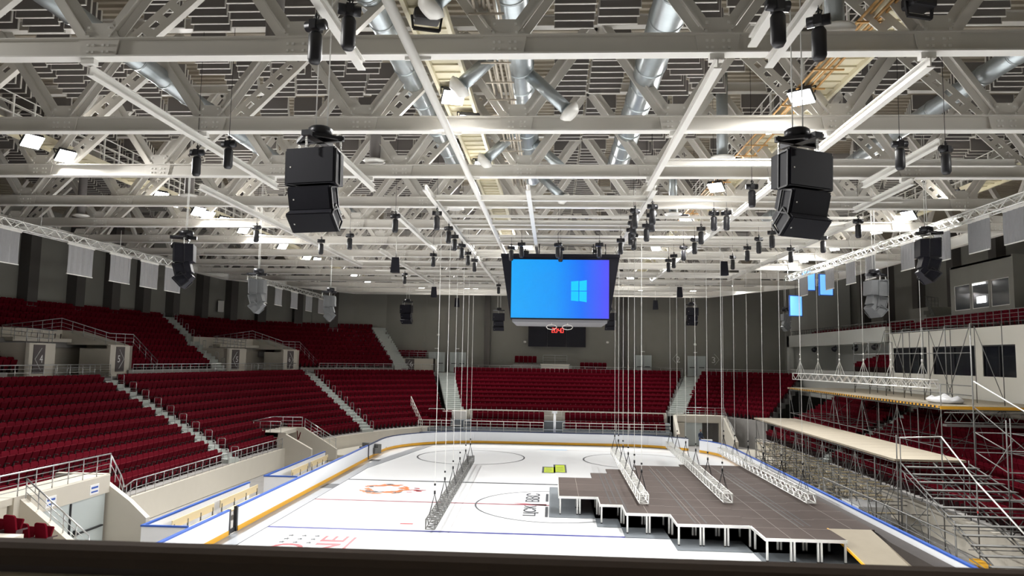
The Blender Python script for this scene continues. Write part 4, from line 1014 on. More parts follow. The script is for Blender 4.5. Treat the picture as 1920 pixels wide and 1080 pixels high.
# ------------------------------------------------------------------ upper left tunnels
def upper_tunnel(i, a, b_, depth, sign_txt, lab, door_lb):
    """a, b_ : plan ends of the front face"""
    a = V((*a, 0)); b_ = V((*b_, 0)); d = (b_-a); L_ = d.length; d.normalize(); n = V((-d.y, d.x, 0))   # n points away from the rink
    T = lambda v: a+d*v[0]+n*v[1]+V((0,0,v[2]))
    m_ = M(); w1 = L_*.24
    m_.box(0, w1, 0, .3, 6.6, 8.85); m_.box(L_-w1, L_, 0, .3, 6.6, 8.85)
    m_.box(0, .3, 0, depth, 6.6, 8.85); m_.box(L_-.3, L_, 0, depth, 6.6, 8.85)
    m_.box(w1-.15, w1, 0, depth, 6.6, 7.5); m_.box(L_-w1, L_-w1+.15, .3, depth*.6, 6.6, 8.6)
    m_.box(0, L_, depth, depth+.25, 6.6, 9.9)
    m_.box(w1, L_-w1, depth-.9, depth, 9.0, 9.25)
    m_.add([(L_-w1+.15,.3,8.85),(L_,.3,8.85),(L_,depth,8.85),(L_-w1+.15,depth,8.85),(L_-w1+.15,.3,8.9),(L_,.3,8.9),(L_,depth,9.9),(L_-w1+.15,depth,9.9)], BF)
    m_.xf(T); struct('wall_upper_tunnel', m_, 'beige')
    dm = M().box(w1+.6, w1+2.3, depth-.08, depth, 6.62, 8.75).xf(T); o = tag(dm.build('door_%d' % i, 'door'), kind='structure')
    M().box(w1+.7, w1+2.2, depth-.14, depth-.08, 7.55, 7.62).xf(T).build('push_bar', 'black', o)
    for s, x0 in ((0, w1*.25), (1, L_-w1*.75)):
        sgn = M().box(x0, x0+.95, -.04, 0, 6.95, 8.75)
        c = x0+.475
        sgn.xf(T); 
        q = [(c+(.1 if s else -.1)-.25*(1 if s else -1), 8.55), (c+.36*(1 if s else -1), 7.85), (c+(.1 if s else -.1)-.25*(1 if s else -1), 7.15)]
        ch = M()
        for p0, p1 in zip(q[:-1], q[1:]): ch.bar((p0[0], -.05, p0[1]), (p1[0], -.05, p1[1]), .06, .02)
        ch.xf(T)
        k = len(sgn.v); sgn.v += ch.v; sgn.f += [[v+k for v in f] for f in ch.f]; sgn.mi += [1]*len(ch.f); sgn.sm += ch.sm
        put_text(sgn, sign_txt[s], lambda u, v, c=c: tuple(T((c-.13-(.17 if s else -.17)+u, -.05, 7.62+v))), .26, .5, 1)
        tag(sgn.build('direction_sign', ['sign', 'signw']), 'tall brown sign with white %s and chevron, %s pier of the %s' % (sign_txt[s], 'right' if s else 'left', lab), 'sign')
    zt = 8.85
    railing('chrome railing round the top of the %s' % lab, [tuple(T((0,0,zt))), tuple(T((w1,0,zt))), tuple(T((w1,depth,zt+.3))), tuple(T((L_-w1,depth,9.9))), tuple(T((L_-w1+.1,.2,zt))), tuple(T((L_,0,zt))), tuple(T((L_+3.2,0,6.9)))], .85, .9, 2)
    railing('low chrome rail across the mouth of the %s' % lab, [tuple(T((w1,-.1,6.62))), tuple(T((L_-w1,-.1,6.62)))], .85, 1.0, 4)
upper_tunnel(2, (-32.35,43.9), (-31.6,54.2), 4.0, ('4', '5'), 'nearer upper left tunnel', '')
upper_tunnel(3, (-29.6,66.0), (-26.4,76.0), 4.0, ('5', '6'), 'farther upper left tunnel', '')
# beige box with brown sign and door recess at the far left corner
m = M(); m.box(-19.2, -13.9, 86.9, 87.2, 6.6, 8.15); m.box(-19.2, -18.9, 86.9, 88.9, 6.6, 8.2); m.box(-14.1, -13.9, 86.9, 88.9, 6.6, 8.15); struct('wall_far_corner', m, 'beige')
s = M().box(-17.4, -16.35, 86.84, 86.9, 6.75, 8.1); s.bar((-16.85,86.82,7.95),(-17.2,86.82,7.45),.06,.02,1); s.bar((-17.2,86.82,7.45),(-16.85,86.82,6.95),.06,.02,1)
put_text(s, '6', lambda u, v: (-16.85+u, 86.82, 7.2+v), .35, .6, 1)
obj('direction_sign', s, ['sign', 'signw'], 'brown sign with white chevron on the beige parapet at the far left corner', 'sign')
railing('chrome rail on the beige parapet at the far left corner', [(-19.0,87.0,8.15),(-14.0,87.0,8.15)], .75, 1.0, 2)
for i, (x0, x1) in enumerate(((-14.9,-12.95),(-12.35,-10.4),(9.65,11.55),(15.75,17.85))):
    o = tag(M().box(x0, x1, 88.35, 88.46, 6.62, 8.98).build('door_%d' % (i+4), 'door'), kind='structure')
    M().box((x0+x1)/2-.015, (x0+x1)/2+.015, 88.3, 88.35, 6.7, 8.9).box(x0+.2, x0+.8, 88.28, 88.35, 7.6, 7.68).box(x1-.8, x1-.2, 88.28, 88.35, 7.6, 7.68).build('push_bar', 'blackm', o)
    obj('exit_light', M().box(x0+.7, x0+1.1, 88.3, 88.45, 9.35, 9.45), 'signw', 'small pale light above the far wall door, %s from the left' % nth(i), 'light')
for x, s, txt in ((14.3, -1, '2'), (19.1, 1, '3')):
    a = M(); a.bar((x+.25*(-s), 88.38, 9.25), (x+.3*s, 88.38, 8.6), .07, .02); a.bar((x+.3*s, 88.38, 8.6), (x+.25*(-s), 88.38, 7.95), .07, .02)
    put_text(a, txt, lambda u, v: (x-.35*s-.2+u, 88.38, 8.2+v), .4, .7)
    obj('wall_sign', a, 'signw', 'white chevron and number on the far wall, '+('left of the last door' if s < 0 else 'right of the last door'), 'sign')
# wall scoreboard with red clock
t = thing('wall_scoreboard', 'dark wall scoreboard with red digital clock on the far wall', 'scoreboard', (.4, 88.4, 11.3))
for x0, x1 in ((-3.4,-1.15),(-1.12,1.1),(1.13,3.4)): M().box(x0, x1, -.15, .04, -1.5, 1.45).build('panel', 'navy', t)
a = M(); SEG = {'2': (1,1,0,1,1,0,1), '0': (1,1,1,1,1,1,0), '4': (0,1,1,0,0,1,1)}
def digit(x, ch):
    s_ = SEG[ch]; w_, h_, q = .2, .25, .055
    for on, (x0, x1, z0, z1) in zip(s_, ((0,w_,2*h_,2*h_+q),(w_,w_+q,h_,2*h_),(w_,w_+q,0,h_),(0,w_,0,q),(-q,0,0,h_),(-q,0,h_,2*h_),(0,w_,h_-q/2,h_+q/2))):
        if on: a.box(x+x0, x+x1, -.18, -.15, z0, z1)
for x, ch in ((-.6,'2'),(-.26,'0'),(.16,'4'),(.5,'0')): digit(x, ch)
a.box(0, .05, -.18, -.15, .12, .18); a.box(0, .05, -.18, -.15, .34, .4); a.xf(lambda p: p+V((.02,0,.18))); a.build('clock_digits', 'digits', t)
for x, z, lb in ((-3.4,10.2,'left of the wall scoreboard'),(6.4,10.3,'right of the wall scoreboard'),(-13.8,10.9,'left of the far doors'),(16.6,10.2,'among the ropes')):
    obj('wall_lamp', M().lathe([(.05,0),(.16,.05),(.16,.2),(.1,.25)], n=12), 'steelw', 'small round pale fitting on the far wall, '+lb, 'light', None, (x, 88.3, z))
# camera platform and seat groups on the far walkway
m = M(); m.box(-1.6, 2.2, 86.9, 88.3, 6.62, 7.6); struct('camera_platform', m, 'step')
obj('white_desk', M().box(-1.4, 1.8, 85.9, 86.6, 6.62, 7.7).box(-1.5, 1.9, 85.8, 86.7, 7.7, 7.78), 'balcony', 'long pale desk on the walkway behind the far end seats', 'desk')
railing('grey rail on the platform below the wall scoreboard', [(-1.2,88.0,7.6),(1.6,88.0,7.6)], 1.2, 1.2, 3)
for x0, nn, z, lb in ((-4.3, 5, 7.75, 'left of the pale desk'), (3.4, 6, 7.1, 'right of the pale desk'), (-18.4, 7, 8.2, 'above the far left corner parapet')):
    for j in range(nn):
        y = 87.7; s = (x0+.52*j, y, z, PI)
        dup([o for o in bpy.data.objects if o.name == 'stadium_seat'][0], (s[0], s[1], s[2]), (0,0,PI), 'red folding seat %s in the short far row %s' % (nth(j), lb), 'red folding seats of short far rows')

m = M(); m.box(-4.7, -1.7, 87.2, 88.4, 6.62, 7.73); m.box(3.0, 6.6, 87.2, 88.4, 6.62, 7.08); m.box(-18.9, -14.1, 87.2, 88.4, 6.62, 8.18); struct('seat_plinth', m, 'concrete')

# ------------------------------------------------------------------ retractable platform and rails at the far end
m = M(); m.box(-13.6, 11.8, 74.2, 75.0, .0, .95); m.box(-13.6, 11.8, 75.0, 75.9, 0, 1.30); m.box(-13.6, 11.8, 75.9, 77.2, 0, 2.05)
struct('far_platform', m, 'greymat')
railing('long grey front railing in front of the far low seats, left part', [(-13.4,74.3,.95),(-9.9,74.3,.95)], 1.15, 1.3, 3, None, 'steel', .035)
railing('long grey front railing in front of the far low seats, middle part', [(-8.8,74.3,.95),(-.9,74.3,.95)], 1.15, 1.3, 3, None, 'steel', .035)
railing('long grey front railing in front of the far low seats, right part', [(1.0,74.3,.95),(11.5,74.3,.95)], 1.15, 1.3, 3, None, 'steel', .035)
railing('upper rail between the far low seats and the main far stand', [(-12.8,77.0,2.05),(-11.2,77.0,2.05)], 1.0, .8, 1, None, 'steel', .03)
railing('upper rail right of the far steps between the low seats and the main far stand', [(-8.6,77.0,2.05),(11.5,77.0,2.05)], 1.0, 1.05, 1, None, 'steel', .03)
railing('grey steps railing at the left end of the far low seats', [(-14.6,76.4,3.3),(-13.0,74.4,.95)], 1.0, .5, 2, None, 'steel', .03)
t = thing('far_step_block', 'pale block of metal steps at the foot of the far left aisle', 'steps', (-10.1, 75.0, 0)); 
M().box(-1.2, 1.2, 1.5, 2.2, 2.0, 2.9).build('landing', 'steelw', t)
for i in range(5): M().box(-.8, .8, .1+.3*i, .4+.3*i, .95+.25*i, 1.02+.25*i).build('tread', 'steelw', t)
obj('white_pole', M().tube([(0,0,.95),(0,0,3.1)], .12, 10).box(-.25, .25, -.1, .1, 3.0, 3.2), 'white', 'white pole standing at the gap in the far front railing', 'pole', None, (.2, 74.4, 0))
# right corner entrance at the far end
m = M(); m.box(12.4, 17.3, 76.0, 76.4, 2.25, 2.95); m.box(12.4, 13.2, 76.0, 76.4, 0, 2.3); m.box(16.6, 17.3, 76.0, 76.4, 0, 2.3); m.add([(12.1,74,0),(12.4,74,0),(12.4,76.2,0),(12.1,76.2,0),(12.1,74,1.3),(12.4,74,1.3),(12.4,76.2,2.95),(12.1,76.2,2.95)], BF)
m.add([(17.0,71.5,0),(17.4,71.5,0),(17.4,76.2,0),(17.0,76.2,0),(17.0,71.5,.9),(17.4,71.5,.9),(17.4,76.2,2.95),(17.0,76.2,2.95)], BF); m.box(12.4, 17.3, 76.4, 78.4, 2.5, 2.9)
struct('wall_corner_entrance', m, 'beige')
tag(M().box(13.2, 14.95, 76.1, 76.2, 0, 2.25).build('door_8', 'door'), kind='structure')
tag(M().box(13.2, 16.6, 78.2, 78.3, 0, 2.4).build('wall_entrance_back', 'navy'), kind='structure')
railing('chrome rail above the far right corner entrance', [(12.4,76.1,2.95),(17.2,76.1,2.95)], .8, 1.0, 2)
railing('chrome sloping rail right of the far right corner entrance', [(17.2,76.0,2.6),(17.2,72,.95)], .8, 1.0, 2)
# beige ledge and steel step before the far left corner
obj('metal_step', M().box(-1.0, 1.0, -.3, 0, .0, .45).box(-1.0, 1.0, 0, .35, 0, .75), 'galv', 'grey metal step box on the beige ledge at the far left corner', 'steps', None, (-15.3, 62.5, .3), (0,0,-.6))
m = M(); q = [(-19.6,60.2),(-17.2,66.8),(-14.6,71.6),(-11.5,75.6),(-13.6,74.2),(-14.2,72.0),(-15.2,62.0),(-15.6,60.2)]; m.prism(q, 0, .34); struct('floor_ledge', m, 'beige')

# ================================================================== PERSON at the far right entrance
def skin_fig(name, joints, edges, radii, material, parent, sub=2):
    me = bpy.data.meshes.new(name); me.from_pydata(joints, edges, []); me.materials.append(MT[material])
    o = bpy.data.objects.new(name, me); COL.objects.link(o); o.parent = parent
    md = o.modifiers.new('skin', 'SKIN'); me.skin_vertices.new() if not me.skin_vertices else None
    sv = me.skin_vertices[0].data
    for i, r in enumerate(radii): sv[i].radius = (r, r) if not isinstance(r, tuple) else r
    sv[0].use_root = True; md.use_smooth_shade = True
    s_ = o.modifiers.new('sub', 'SUBSURF'); s_.levels = sub; s_.render_levels = sub
    return o
p = thing('person', 'person in dark clothes standing behind a white box at the far right entrance', 'person', (14.35, 73.8, 0), .4)
J = [(0,0,.95),(0,0,1.15),(0,.01,1.38),(0,.01,1.48),(0,0,1.56),(0,-.02,1.66),(0,-.02,1.75),(-.11,0,.92),(-.12,-.02,.5),(-.12,.02,.09),(-.12,-.12,.04),(.11,0,.92),(.12,-.03,.5),(.12,.02,.09),(.12,-.12,.04),
     (-.20,.01,1.40),(-.26,-.03,1.12),(-.20,-.24,.98),(-.18,-.30,.96),(.20,.01,1.40),(.26,-.03,1.12),(.20,-.24,.98),(.18,-.30,.96)]
E_ = [(0,1),(1,2),(2,3),(3,4),(4,5),(5,6),(0,7),(7,8),(8,9),(9,10),(0,11),(11,12),(12,13),(13,14),(2,15),(15,16),(16,17),(17,18),(2,19),(19,20),(20,21),(21,22)]
RR_ = [(.16,.11),(.15,.10),(.16,.11),.06,.06,(.085,.10),(.07,.085),.09,.065,.045,.04,.09,.065,.045,.04,.06,.045,.033,.03,.06,.045,.033,.03]
skin_fig('body', J, E_, RR_, 'cloth', p)
a = M(); a.lathe([(.02,-.11),(.07,-.08),(.088,0),(.085,.06),(.05,.105),(.01,.118)], (0,-.02,1.68), 14); a.box(-.012,.012,-.125,-.09,1.655,1.69); a.build('head', 'skin', p)
a = M(); a.lathe([(.093,.0),(.094,.05),(.06,.112),(.01,.128)], (0,.0,1.685), 14); a.build('hair', 'hair', p)
a = M()
for s in (-1, 1):
    a.bevbox(s*.17-.035, s*.17+.035, -.38, -.29, .935, .965, .01)
    for k in range(4): a.tube([(s*.17-.026+.017*k, -.37, .95), (s*.17-.026+.017*k, -.43+.008*abs(k-1.5), .945)], .008, 6)
    a.tube([(s*.17-s*.03, -.32, .95), (s*.17-s*.06, -.36, .945)], .009, 6)
a.build('hands', 'skin', p)
obj('white_box', M().box(-.45, .45, -.25, .25, 0, .9).box(-.5, .5, -.3, .3, .9, .95), 'white', 'white counter box in front of the person at the far right entrance', 'box', None, (14.7, 72.6, 0))

# ================================================================== RIGHT BUILDING, BALCONY AND BOOTH
XW = 26.3
m = M()
wins = [(38.4, 42.9), (43.9, 47.2), (48.0, 53.2)]
m.box(XW, XW+.4, 14, 59.8, 5.0, 7.75); m.box(XW, XW+.4, 14, 59.8, 9.65, 10.75)
ed = [14]+[v for w_ in wins for v in w_]+[54.0, 59.2, 59.8]
for y0, y1 in zip(ed[0::2], ed[1::2]): m.box(XW, XW+.4, y0, y1, 7.75, 9.65)
m.box(XW+.4, 33.2, 14, 59.8, 10.5, 10.75)
struct('wall_balcony', m, 'balcony')
m = M(); m.box(XW-.1, XW+.3, 60, 84.5, 5.0, 7.7); m.box(XW-.2, XW+.3, 60, 84.8, 10.1, 11.35); m.box(XW-.2, XW+.3, 84.0, 84.8, 5, 11.3); m.box(XW, 33.2, 60, 84.8, 10.3, 10.6); m.box(XW, 33.2, 60, 84.8, 7.4, 7.7); m.box(XW+5, XW+5.2, 60, 84.8, 7.7, 10.3); m.box(XW+.2,33,84.4,84.8,5,19.6)
m.box(XW+.1, XW+5, 59.9, 60.1, 7.7, 10.3)
struct('wall_balcony_far', m, 'lightwall')
for i, (y0, y1) in enumerate(wins+[(54.0, 59.2)]):
    o = tag(M().box(XW+.12, XW+.18, y0, y1, 7.75, 9.65).build('window_%d' % (i+1), 'glass'), kind='structure')
    a = M(); n = 2 if i < 3 else 4
    for k in range(n+1):
        y = lerp(y0, y1, k/n); a.box(XW+.05, XW+.2, y-.04, y+.04, 7.75, 9.65)
    a.box(XW+.05, XW+.2, y0, y1, 9.57, 9.65); a.build('window_frame', 'blackm', o)
m = M(); m.box(XW+.4, 33.2, 14, 59.8, 7.0, 7.1); m.box(30, 30.2, 14, 59.8, 7, 10.5); struct('wall_inner', m, 'wallpil')
# seats inside the far opening and on the balcony
ss = []
for j in range(40):
    y = 37+.56*j
    for r_ in range(2):
        ss.append((27.6+.85*r_, y, 10.75+.3*r_, PI/2, '', 0, 0, 0, 0))
for j in range(40):
    y = 60.5+.56*j
    for r_ in range(2): ss.append((27.3+.85*r_, y, 10.6+.35*r_, PI/2, '', 0, 0, 0, 0))
for j in range(15):
    for r_ in range(3): ss.append((27.2+.85*r_, 61+.56*j, 7.7+.3*r_, PI/2, '', 0, 0, 0, 0))
mass([(x, y, z, rz, a_, b_, c_, d_, e_) for x, y, z, rz, a_, b_, c_, d_, e_ in ss], 'red seats on the right balcony and in the opening below it')
railing('grey railing along the front of the right balcony, near part', [(XW+.1, 30, 10.75), (XW+.1, 59.7, 10.75)], .95, .8, 3, None, 'galv')
railing('grey railing along the front of the right balcony, far part', [(XW, 60.2, 11.0), (XW, 84, 11.0)], .8, .75, 2, None, 'galv')
obj('seat_armrests', M().box(0, .05, 0, .05, 0, .1), 'signw', 'pale end post of the far right balcony', 'post', None, (XW+.1, 84.1, 11.35))
t = thing('control_booth', 'grey control booth with three windows above the right balcony', 'booth', (29.0, 48.4, 10.75))
a = M(); a.box(0, .15, 0, 7.2, .0, 1.55); a.box(0, .15, 0, 7.2, 3.35, 4.75); 
for y0, y1 in ((0,.35),(2.35,2.6),(4.6,4.85),(6.85,7.2)): a.box(0, .15, y0, y1, 1.55, 3.35)
a.box(0, 4.2, -.15, 0, 0, 4.75); a.box(0, 4.2, 7.2, 7.35, 0, 4.75); a.box(0, 4.2, 0, 7.2, 4.6, 4.75); a.box(4, 4.2, 0, 7.2, 0, 4.7); a.box(0, 4.2, 0, 7.2, .9, 1.0); a.build('body', 'wallgrey', t)
for y0, y1 in ((.35,2.35),(2.6,4.6),(4.85,6.85)):
    c = M().box(.06, .08, y0, y1, 1.55, 3.35).build('window', 'glassbright', t)
    M().box(.02, .14, y0, y0+.05, 1.55, 3.35).box(.02, .14, y1-.05, y1, 1.55, 3.35).box(.02, .14, y0, y1, 1.55, 1.6).box(.02, .14, y0, y1, 3.3, 3.35).build('window_frame', 'steelw', c)
M().box(-.02, .04, 3.0, 4.0, 1.9, 2.35).build('lit_monitor', 'tube', t)
M().box(-.005, .05, 3.0, 4.5, 3.18, 3.28).build('lit_tube', 'tube', t)
railing('small railed stair landing left of the control booth', [(31.5,62.5,13.0),(30,61.5,13.0),(29.2,58.5,11.3)], .9, .5, 2, None, 'galv')
m = M(); m.box(29.8, 33.1, 60.5, 64, 11.0, 13.0); 
for i in range(6): m.box(29.2, 30.4, 58.2+.4*i, 58.6+.4*i, 10.75, 11.0+.33*i)
struct('wall_stair_landing', m, 'wallgrey')
for i, (y, z) in enumerate(((78,9.9),(72.5,9.9),(67.6,9.9),(63.6,9.95))):
    t = thing('spot_lamp', 'black lamp head hanging in the opening under the far right balcony, %s from the left' % nth(i), 'lamp', (XW+.6, y, z)); M().tube([(0,0,0),(-.25,-.2,-.2)], [.16,.26], 12).build('head', 'black', t); M().bar((0,0,0),(0,0,.4),.05).build('bracket', 'black', t)
for i, y in enumerate((71.5, 67)): obj('ceiling_tube', M().box(0, .6, -.5, .5, 0, .06), 'tube', 'bright ceiling lamp inside the opening under the far right balcony, %s' % ('left one', 'right one')[i], 'light', None, (XW+1.2, y, 10.2))
for x, y, z, lb in ((-36.4, 79.0, 13.5, 'on the left wall'), (32.9, 60.5, 14.2, 'on the right wall')):
    t = thing('wall_speaker', 'small white framed speaker '+lb, 'speaker', (x, y, z), -1.1 if x < 0 else 1.1)
    M().box(-.5, .5, -.3, .3, -.6, .6).build('cabinet', 'steelw', t); M().box(-.38, .38, -.33, -.3, -.46, .46).build('grille', 'black', t)
# beige wall along the front of the right lower stand
m = M(); m.box(18.7, 19.1, 14, 70.5, 0, 1.35); m.box(15.6, 19, 60, 71, 0, .3); struct('wall_right_front', m, 'beige')

# ================================================================== SCAFFOLDING ON THE RIGHT
def tb(a, b_, r=.026, n=6): return M().tube([a, b_], r, n)
def scaffold(name, label, x0, x1, ys, z, rails=True, zmid=(1.3, 2.6), xmid=(), diag=True, zbase=0.0, edge='ply', thick=.1, ext=1.1):
    t = thing(name, label, 'scaffold', (x0, ys[0], 0)); ox, oy = x0, ys[0]; L_ = ys[-1]-ys[0]
    a = M(); a.box(-.15, x1-x0+.1, -.1, L_+.1, z-thick, z, 0)
    n = int(L_/1.5)
    for i in range(1, n): a.box(-.15, x1-x0+.1, L_*i/n-.008, L_*i/n+.008, z, z+.002, 1)
    a.build('deck', ['ply', 'seam'], t)
    xs = [0]+[x-ox for x in xmid]+[x1-x0]
    zb = zbase if callable(zbase) else (lambda x: zbase)
    for i, y in enumerate(ys):
        for j, x in enumerate(xs):
            b0 = zb(x+ox); top = z+(ext if (j == 0 and i == 0) else 0)
            tb((x, y-oy, b0), (x, y-oy, top), .03).box(x-.07, x+.07, y-oy-.07, y-oy+.07, b0, b0+.02).build('standard', 'galv', t)
        for h in list(zmid)+[z-.2]:
            if h > zb(xs[-1]+ox): tb((xs[0], y-oy, h), (xs[-1], y-oy, h), .024).build('transom', 'galv', t)
        if diag and i % 2 == 0: tb((xs[0], y-oy, max(zb(ox), .3)), (xs[-1], y-oy, z-.3), .02).build('brace', 'galv', t)
    for j, x in enumerate(xs):
        for h in list(zmid)+[z-.2]:
            if h > zb(x+ox)+.1: tb((x, 0, h), (x, L_, h), .024).build('ledger', 'galv', t)
        if diag:
            for i in range(0, len(ys)-1):
                lo, hi = max(zb(x+ox), .3), z-.3; mid = (lo+hi)/2
                a0, a1 = (lo, hi) if (i+j) % 2 else (hi, lo)
                tb((x, ys[i]-oy, a0), (x, ys[i+1]-oy, a1), .02).build('brace', 'galv', t)
    return t
ysl = [36.2+2.42*i for i in range(11)]
low_sc = scaffold('scaffold_platform', 'lower plywood walkway deck on scaffold tubes right of the rink', 16.1, 19.1, ysl, 4.0, True, (1.0, 2.2), (), True)
# second row of lower level frames behind it
t = thing('scaffold_bay', 'dense scaffold frame of short tubes standing behind the right boards', 'scaffold', (15.75, 37.5, 0))
for i in range(10):
    y = 1.2+2.3*i; tb((0, y, 0), (0, y, 2.6), .024).build('standard', 'galv', t); tb((1.6, y, 0), (1.6, y, 3.2), .024).build('standard', 'galv', t)
    tb((0, y, 2.5), (1.6, y, .4), .018).build('brace', 'galv', t); tb((0, y, .4), (1.6, y, .4), .02).build('transom', 'galv', t); tb((0, y, 1.6), (1.6, y, 1.6), .02).build('transom', 'galv', t)
    if i < 9:
        tb((0, y, .2), (0, y+2.3, 2.4), .018).build('brace', 'galv', t); tb((1.6, y, 2.8), (1.6, y+2.3, .4), .018).build('brace', 'galv', t)
for i in range(17):
    for k in range(4):
        M().box(.05, 1.5, 1.3+1.2*i+.27*k, 1.5+1.2*i+.27*k, .3+.62*k, .34+.62*k).build('plank', 'wood', t)
for h in (.4, 1.0, 1.7, 2.5): tb((0, 1, h), (0, 22, h), .02).build('ledger', 'galv', t)
# upper deck resting on the right stand, with tall frames above it
zb_ = lambda x: 1.35 if x > 19.3 else 0.0
ysu = [39.6+2.45*i for i in range(11)]
up_sc = scaffold('scaffold_platform', 'upper wide plywood deck on scaffold tubes in front of the right balcony', 19.9, 25.9, ysu, 6.32, True, (2.3, 4.2), (22.9,), True, zb_, thick=.12)
a = M()
for i in range(60):
    y = i*.4; a.box(-.165, -.15, y, y+.2, 6.22, 6.31, 0); a.box(-.165, -.15, y+.2, y+.4, 6.22, 6.31, 1)
    if i < 50: a.box(-.15, .02, y, y+.2, 6.322, 6.328, 0); a.box(-.15, .02, y+.2, y+.4, 6.322, 6.328, 1)
a.build('hazard_edge', ['yellow', 'black'], up_sc)
a = M(); a.box(-.1, 6.1, -.16, -.10, 6.15, 6.3, 0); a.build('front_beam', 'yellow', up_sc)
a = M(); a.tube([(0,-.3,6.0),(6.2,-.3,6.0)], .03, 6); a.tube([(0,-.3,5.5),(6.2,-.3,5.5)], .03, 6)
for i in range(9): a.bar((.7*i, -.3, 5.5), (.7*i+.35, -.3, 6.0), .03); a.bar((.7*i+.35, -.3, 6.0), (.7*i+.7, -.3, 5.5), .03)
a.box(0, 6.1, -.5, -.1, 5.3, 5.42); a.build('lattice_beam', 'galv', up_sc)
t = thing('scaffold_bay', 'tall open scaffold frames standing on the upper deck before the white balcony wall', 'scaffold', (22.0, 40.5, 6.32))
for i in range(7):
    y = 2.55*i; hz = 4.3 if i < 5 else 3.6
    tb((0, y, 0), (0, y, hz), .03).build('standard', 'galv', t); tb((1.6, y, 0), (1.6, y, hz), .026).build('standard', 'galv', t)
    if i < 6:
        tb((0, y, hz), (0, y+2.55, .2), .024).build('brace', 'galv', t)
        if i % 2 == 0: tb((1.6, y, .2), (1.6, y+2.55, hz), .022).build('brace', 'galv', t)
    tb((0, y, hz), (1.6, y, hz), .022).build('transom', 'galv', t)
for h in (.5, 1.0, 2.75, 4.1): tb((0, 0, h), (0, 15.3 if h < 4 else 10.2, h), .026).build('ledger', 'galv', t)
t = thing('scaffold_bay', 'big scaffold bay at the right edge of the view under the upper deck', 'scaffold', (19.3, 30.5, 0))
for i, (x, y, h) in enumerate(((.3,5.6,9.8),(0,2.6,6.1),(1.7,5.2,6.0),(1.9,2.4,6.3),(3.6,5.0,6.3),(3.9,2.2,6.0),(5.4,5.0,6.0))):
    tb((x, y, 0 if i < 3 else 1.4), (x, y, h), .032).build('standard', 'galv', t)
for h in (2.2, 3.2, 4.4, 5.3):
    tb((.3, 5.5, h), (5.6, 5.0, h), .026).build('ledger', 'galv', t); tb((0, 2.6, h-.5), (4.4, 2.2, h-.5), .026).build('ledger', 'galv', t); tb((.3, 5.5, h), (0, 2.6, h-.5), .024).build('transom', 'galv', t); tb((1.8, 5.2, h), (1.9, 2.4, h), .024).build('transom', 'galv', t)
for p0, p1 in (((.3,5.6,6.5),(3.9,2.2,2.0)),((1.7,5.2,1.2),(3.6,5.0,6.0)),((1.9,2.4,5.8),(3.9,2.2,1.8)),((.3,5.6,2.5),(1.8,5.2,5.0)),((3.6,5.0,2.0),(5.4,5.0,5.5)),((0,2.6,1.2),(1.9,2.4,4.0))): tb(p0, p1, .024).build('brace', 'galv', t)
obj('sloping_tube', tb((21.2,38.9,7.6), (22.6,30.0,4.0), .035), 'alu', 'long bright sloping handrail tube from the upper deck down to the right', 'tube')
obj('plastic_sheet', M().lathe([(.1,0),(.7,.02),(.75,.12),(.5,.28),(.3,.2),(.1,.34)], (0,0,0), 9).xf(lambda p: V((p.x*1.0, p.y*2.0, p.z*(1+.5*math.sin(p.x*9+p.y*7))))), 'plastic', 'crumpled clear plastic sheet lying on the upper scaffold deck', 'plastic sheet', None, (21.6, 42.6, 6.34))
# open bleacher stairs down from the lower deck
t = thing('scaffold_stairs', 'open metal scaffold stairs coming down from the lower deck towards the camera', 'stairs', (16.2, 36.1, 0))
n = 15
for i in range(n):
    f = (i+1)/n; y = -8.6*f; z = 4.0-3.75*f; x1 = 3.0+2.6*f*1.2
    M().box(.05, x1, y-.14, y+.14, z-.03, z, 0).box(.05, x1, y+.12, y+.14, z-.10, z-.03, 0).build('tread', 'galv', t)
    if i % 2: tb((.05, y+.3, z-.25), (x1, y+.3, z-.25), .02).build('cross_tube', 'galv', t)
for x, xe in ((0, .35), (1.5, 2.2), (3.1, 5.9)):
    tb((x, 0, 3.85), (xe, -8.8, .05), .035).build('stringer', 'galv', t); tb((x, 0, 3.55), (xe, -8.8, -.02), .025).build('stringer', 'galv', t)
for x, y, h in ((0,-.05,5.0),(.1,-2.2,2.9),(.15,-4.3,2.1),(3.1,0,4.0),(3.6,-2.3,3.0),(4.2,-4.4,2.2),(4.8,-6.4,1.3)): tb((x, y, 0), (x, y, h), .026).build('standard', 'galv', t)
for x, y0, z1 in ((1.75,-.3,5.1),(1.3,-3.9,3.6),(1.25,-7.6,1.95)): tb((x, y0, 0), (x, y0, z1), .03).build('handrail_post', 'galv', t)
tb((0, -.05, 5.0), (1.75, -.3, 5.1), .028).build('handrail', 'alu', t)
tb((1.75,-.3,5.1), (1.3,-3.9,3.6), .033).build('handrail', 'alu', t); tb((1.3,-3.9,3.6), (1.25,-7.6,1.95), .033).build('handrail', 'alu', t)
tb((1.75,-.3,4.4), (1.3,-3.9,2.9), .02).build('handrail', 'galv', t)
for h in (.5, 1.1): tb((.1,-8, h*.5), (.1, 0, h+.6), .022).build('ledger', 'galv', t)
tb((.1,-2.2,.3), (.1,-.1,3.4), .02).build('brace', 'galv', t); tb((.15,-4.3,.3), (.1,-2.2,2.5), .02).build('brace', 'galv', t)
for x, y, z in ((1.75,-.3,3.0),(1.3,-3.9,2.35)): M().tube([(x,y,z),(x,y,z+.1)], .034, 8).build('red_clamp', 'red', t)
obj('purple_cloth', M().lathe([(.05,0),(.4,.02),(.35,.08),(.05,.1)], n=9), 'purple', 'small purple cloth lying on the scaffold stairs', 'cloth', None, (19.6, 29.4, 1.15))
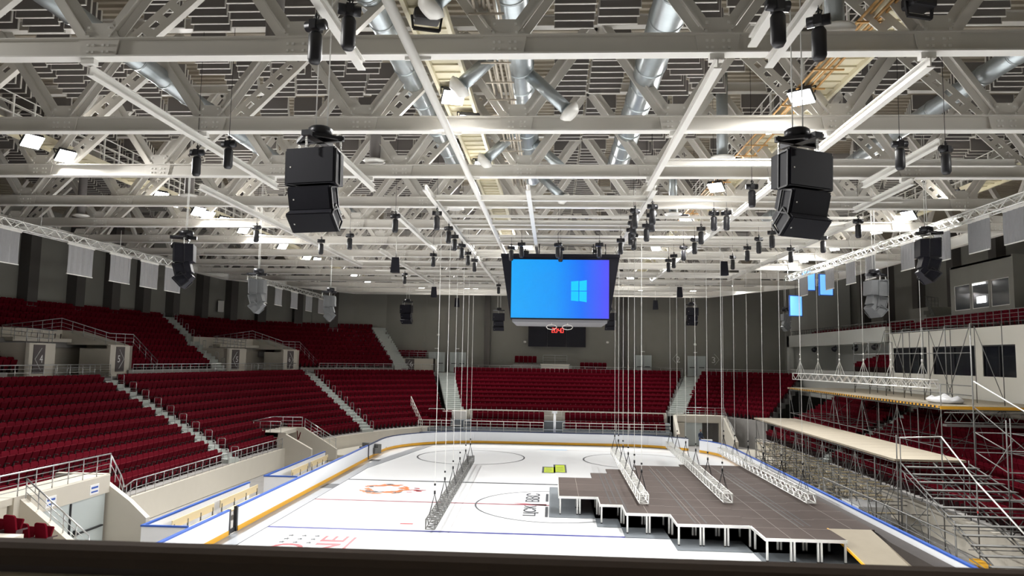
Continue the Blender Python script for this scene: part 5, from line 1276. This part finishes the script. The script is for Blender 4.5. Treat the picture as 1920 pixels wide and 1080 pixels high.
# equipment behind the right boards
obj('loading_crate', M().box(0, 1.6, 0, 2.2, 0, 1.1).box(-.02, 1.62, -.02, 2.22, 1.1, 1.16), 'white', 'white panel box behind the right boards under the lower deck', 'box', None, (15.6, 39.5, 0))
obj('bench_board', M().box(0, .4, 0, 6, .4, .5).box(.1, .3, .3, .4, 0, .4).box(.1, .3, 5.5, 5.6, 0, .4), 'yellow', 'long yellow bench board behind the near right boards', 'bench', None, (16.6, 26.0, .1), (0,0,-.06))
railing('grey railing just behind the right rink boards', [(15.45,30,.0),(15.45,44,.0)], 1.9, 2.0, 2, None, 'galv')
t = thing('step_ladder', 'small pale step ladder standing behind the right boards', 'ladder', (15.9, 45.5, 0))
for s in (-1, 1): M().bar((s*.2,-.3,0),(s*.15,0,1.3),.04).bar((s*.2,.4,0),(s*.15,0,1.3),.04).build('frame', 'alu', t)
for k in range(4): M().box(-.18, .18, -.26+.06*k, -.16+.06*k, .3*(k+1)-.02, .3*(k+1)).build('rung', 'alu', t)

# ================================================================== FOREGROUND PARAPET
t = thing('parapet_rail', 'dark brown blurred handrail on the parapet right in front of the camera', 'railing', (0, 1.75, 0))
a = M(); q = [(-.050,.0),(-.055,.022),(-.045,.036),(-.02,.043),(.02,.043),(.045,.036),(.055,.022),(.050,.0)]
zt = 7.905
for x0, x1 in ((-4, 4),):
    vs = [(x0, p[0], zt+p[1]) for p in q]+[(x1, p[0], zt+p[1]) for p in q]; a.add(vs, [[i, (i+1) % 8, (i+1) % 8+8, i+8] for i in range(8)]+[[7,6,5,4,3,2,1,0],[8,9,10,11,12,13,14,15]], 0, False)
a.build('handrail', 'railw', t)
M().box(-4, 4, -.03, .03, zt-.022, zt).build('groove', 'railb', t)
M().box(-4, 4, -.075, .06, zt-.06, zt-.022).build('lower_rail', 'parapet', t)
struct('wall_parapet', M().box(-4.2, 4.2, 1.69, 1.83, 6.8, zt-.06), 'parapet')
struct('floor_camera', M().box(-6, 6, -3, 1.9, 6.6, 6.8), 'concrete')
struct('wall_camera_platform', M().box(-6, 6, 1.4, 1.9, -.03, 6.6), 'concrete')
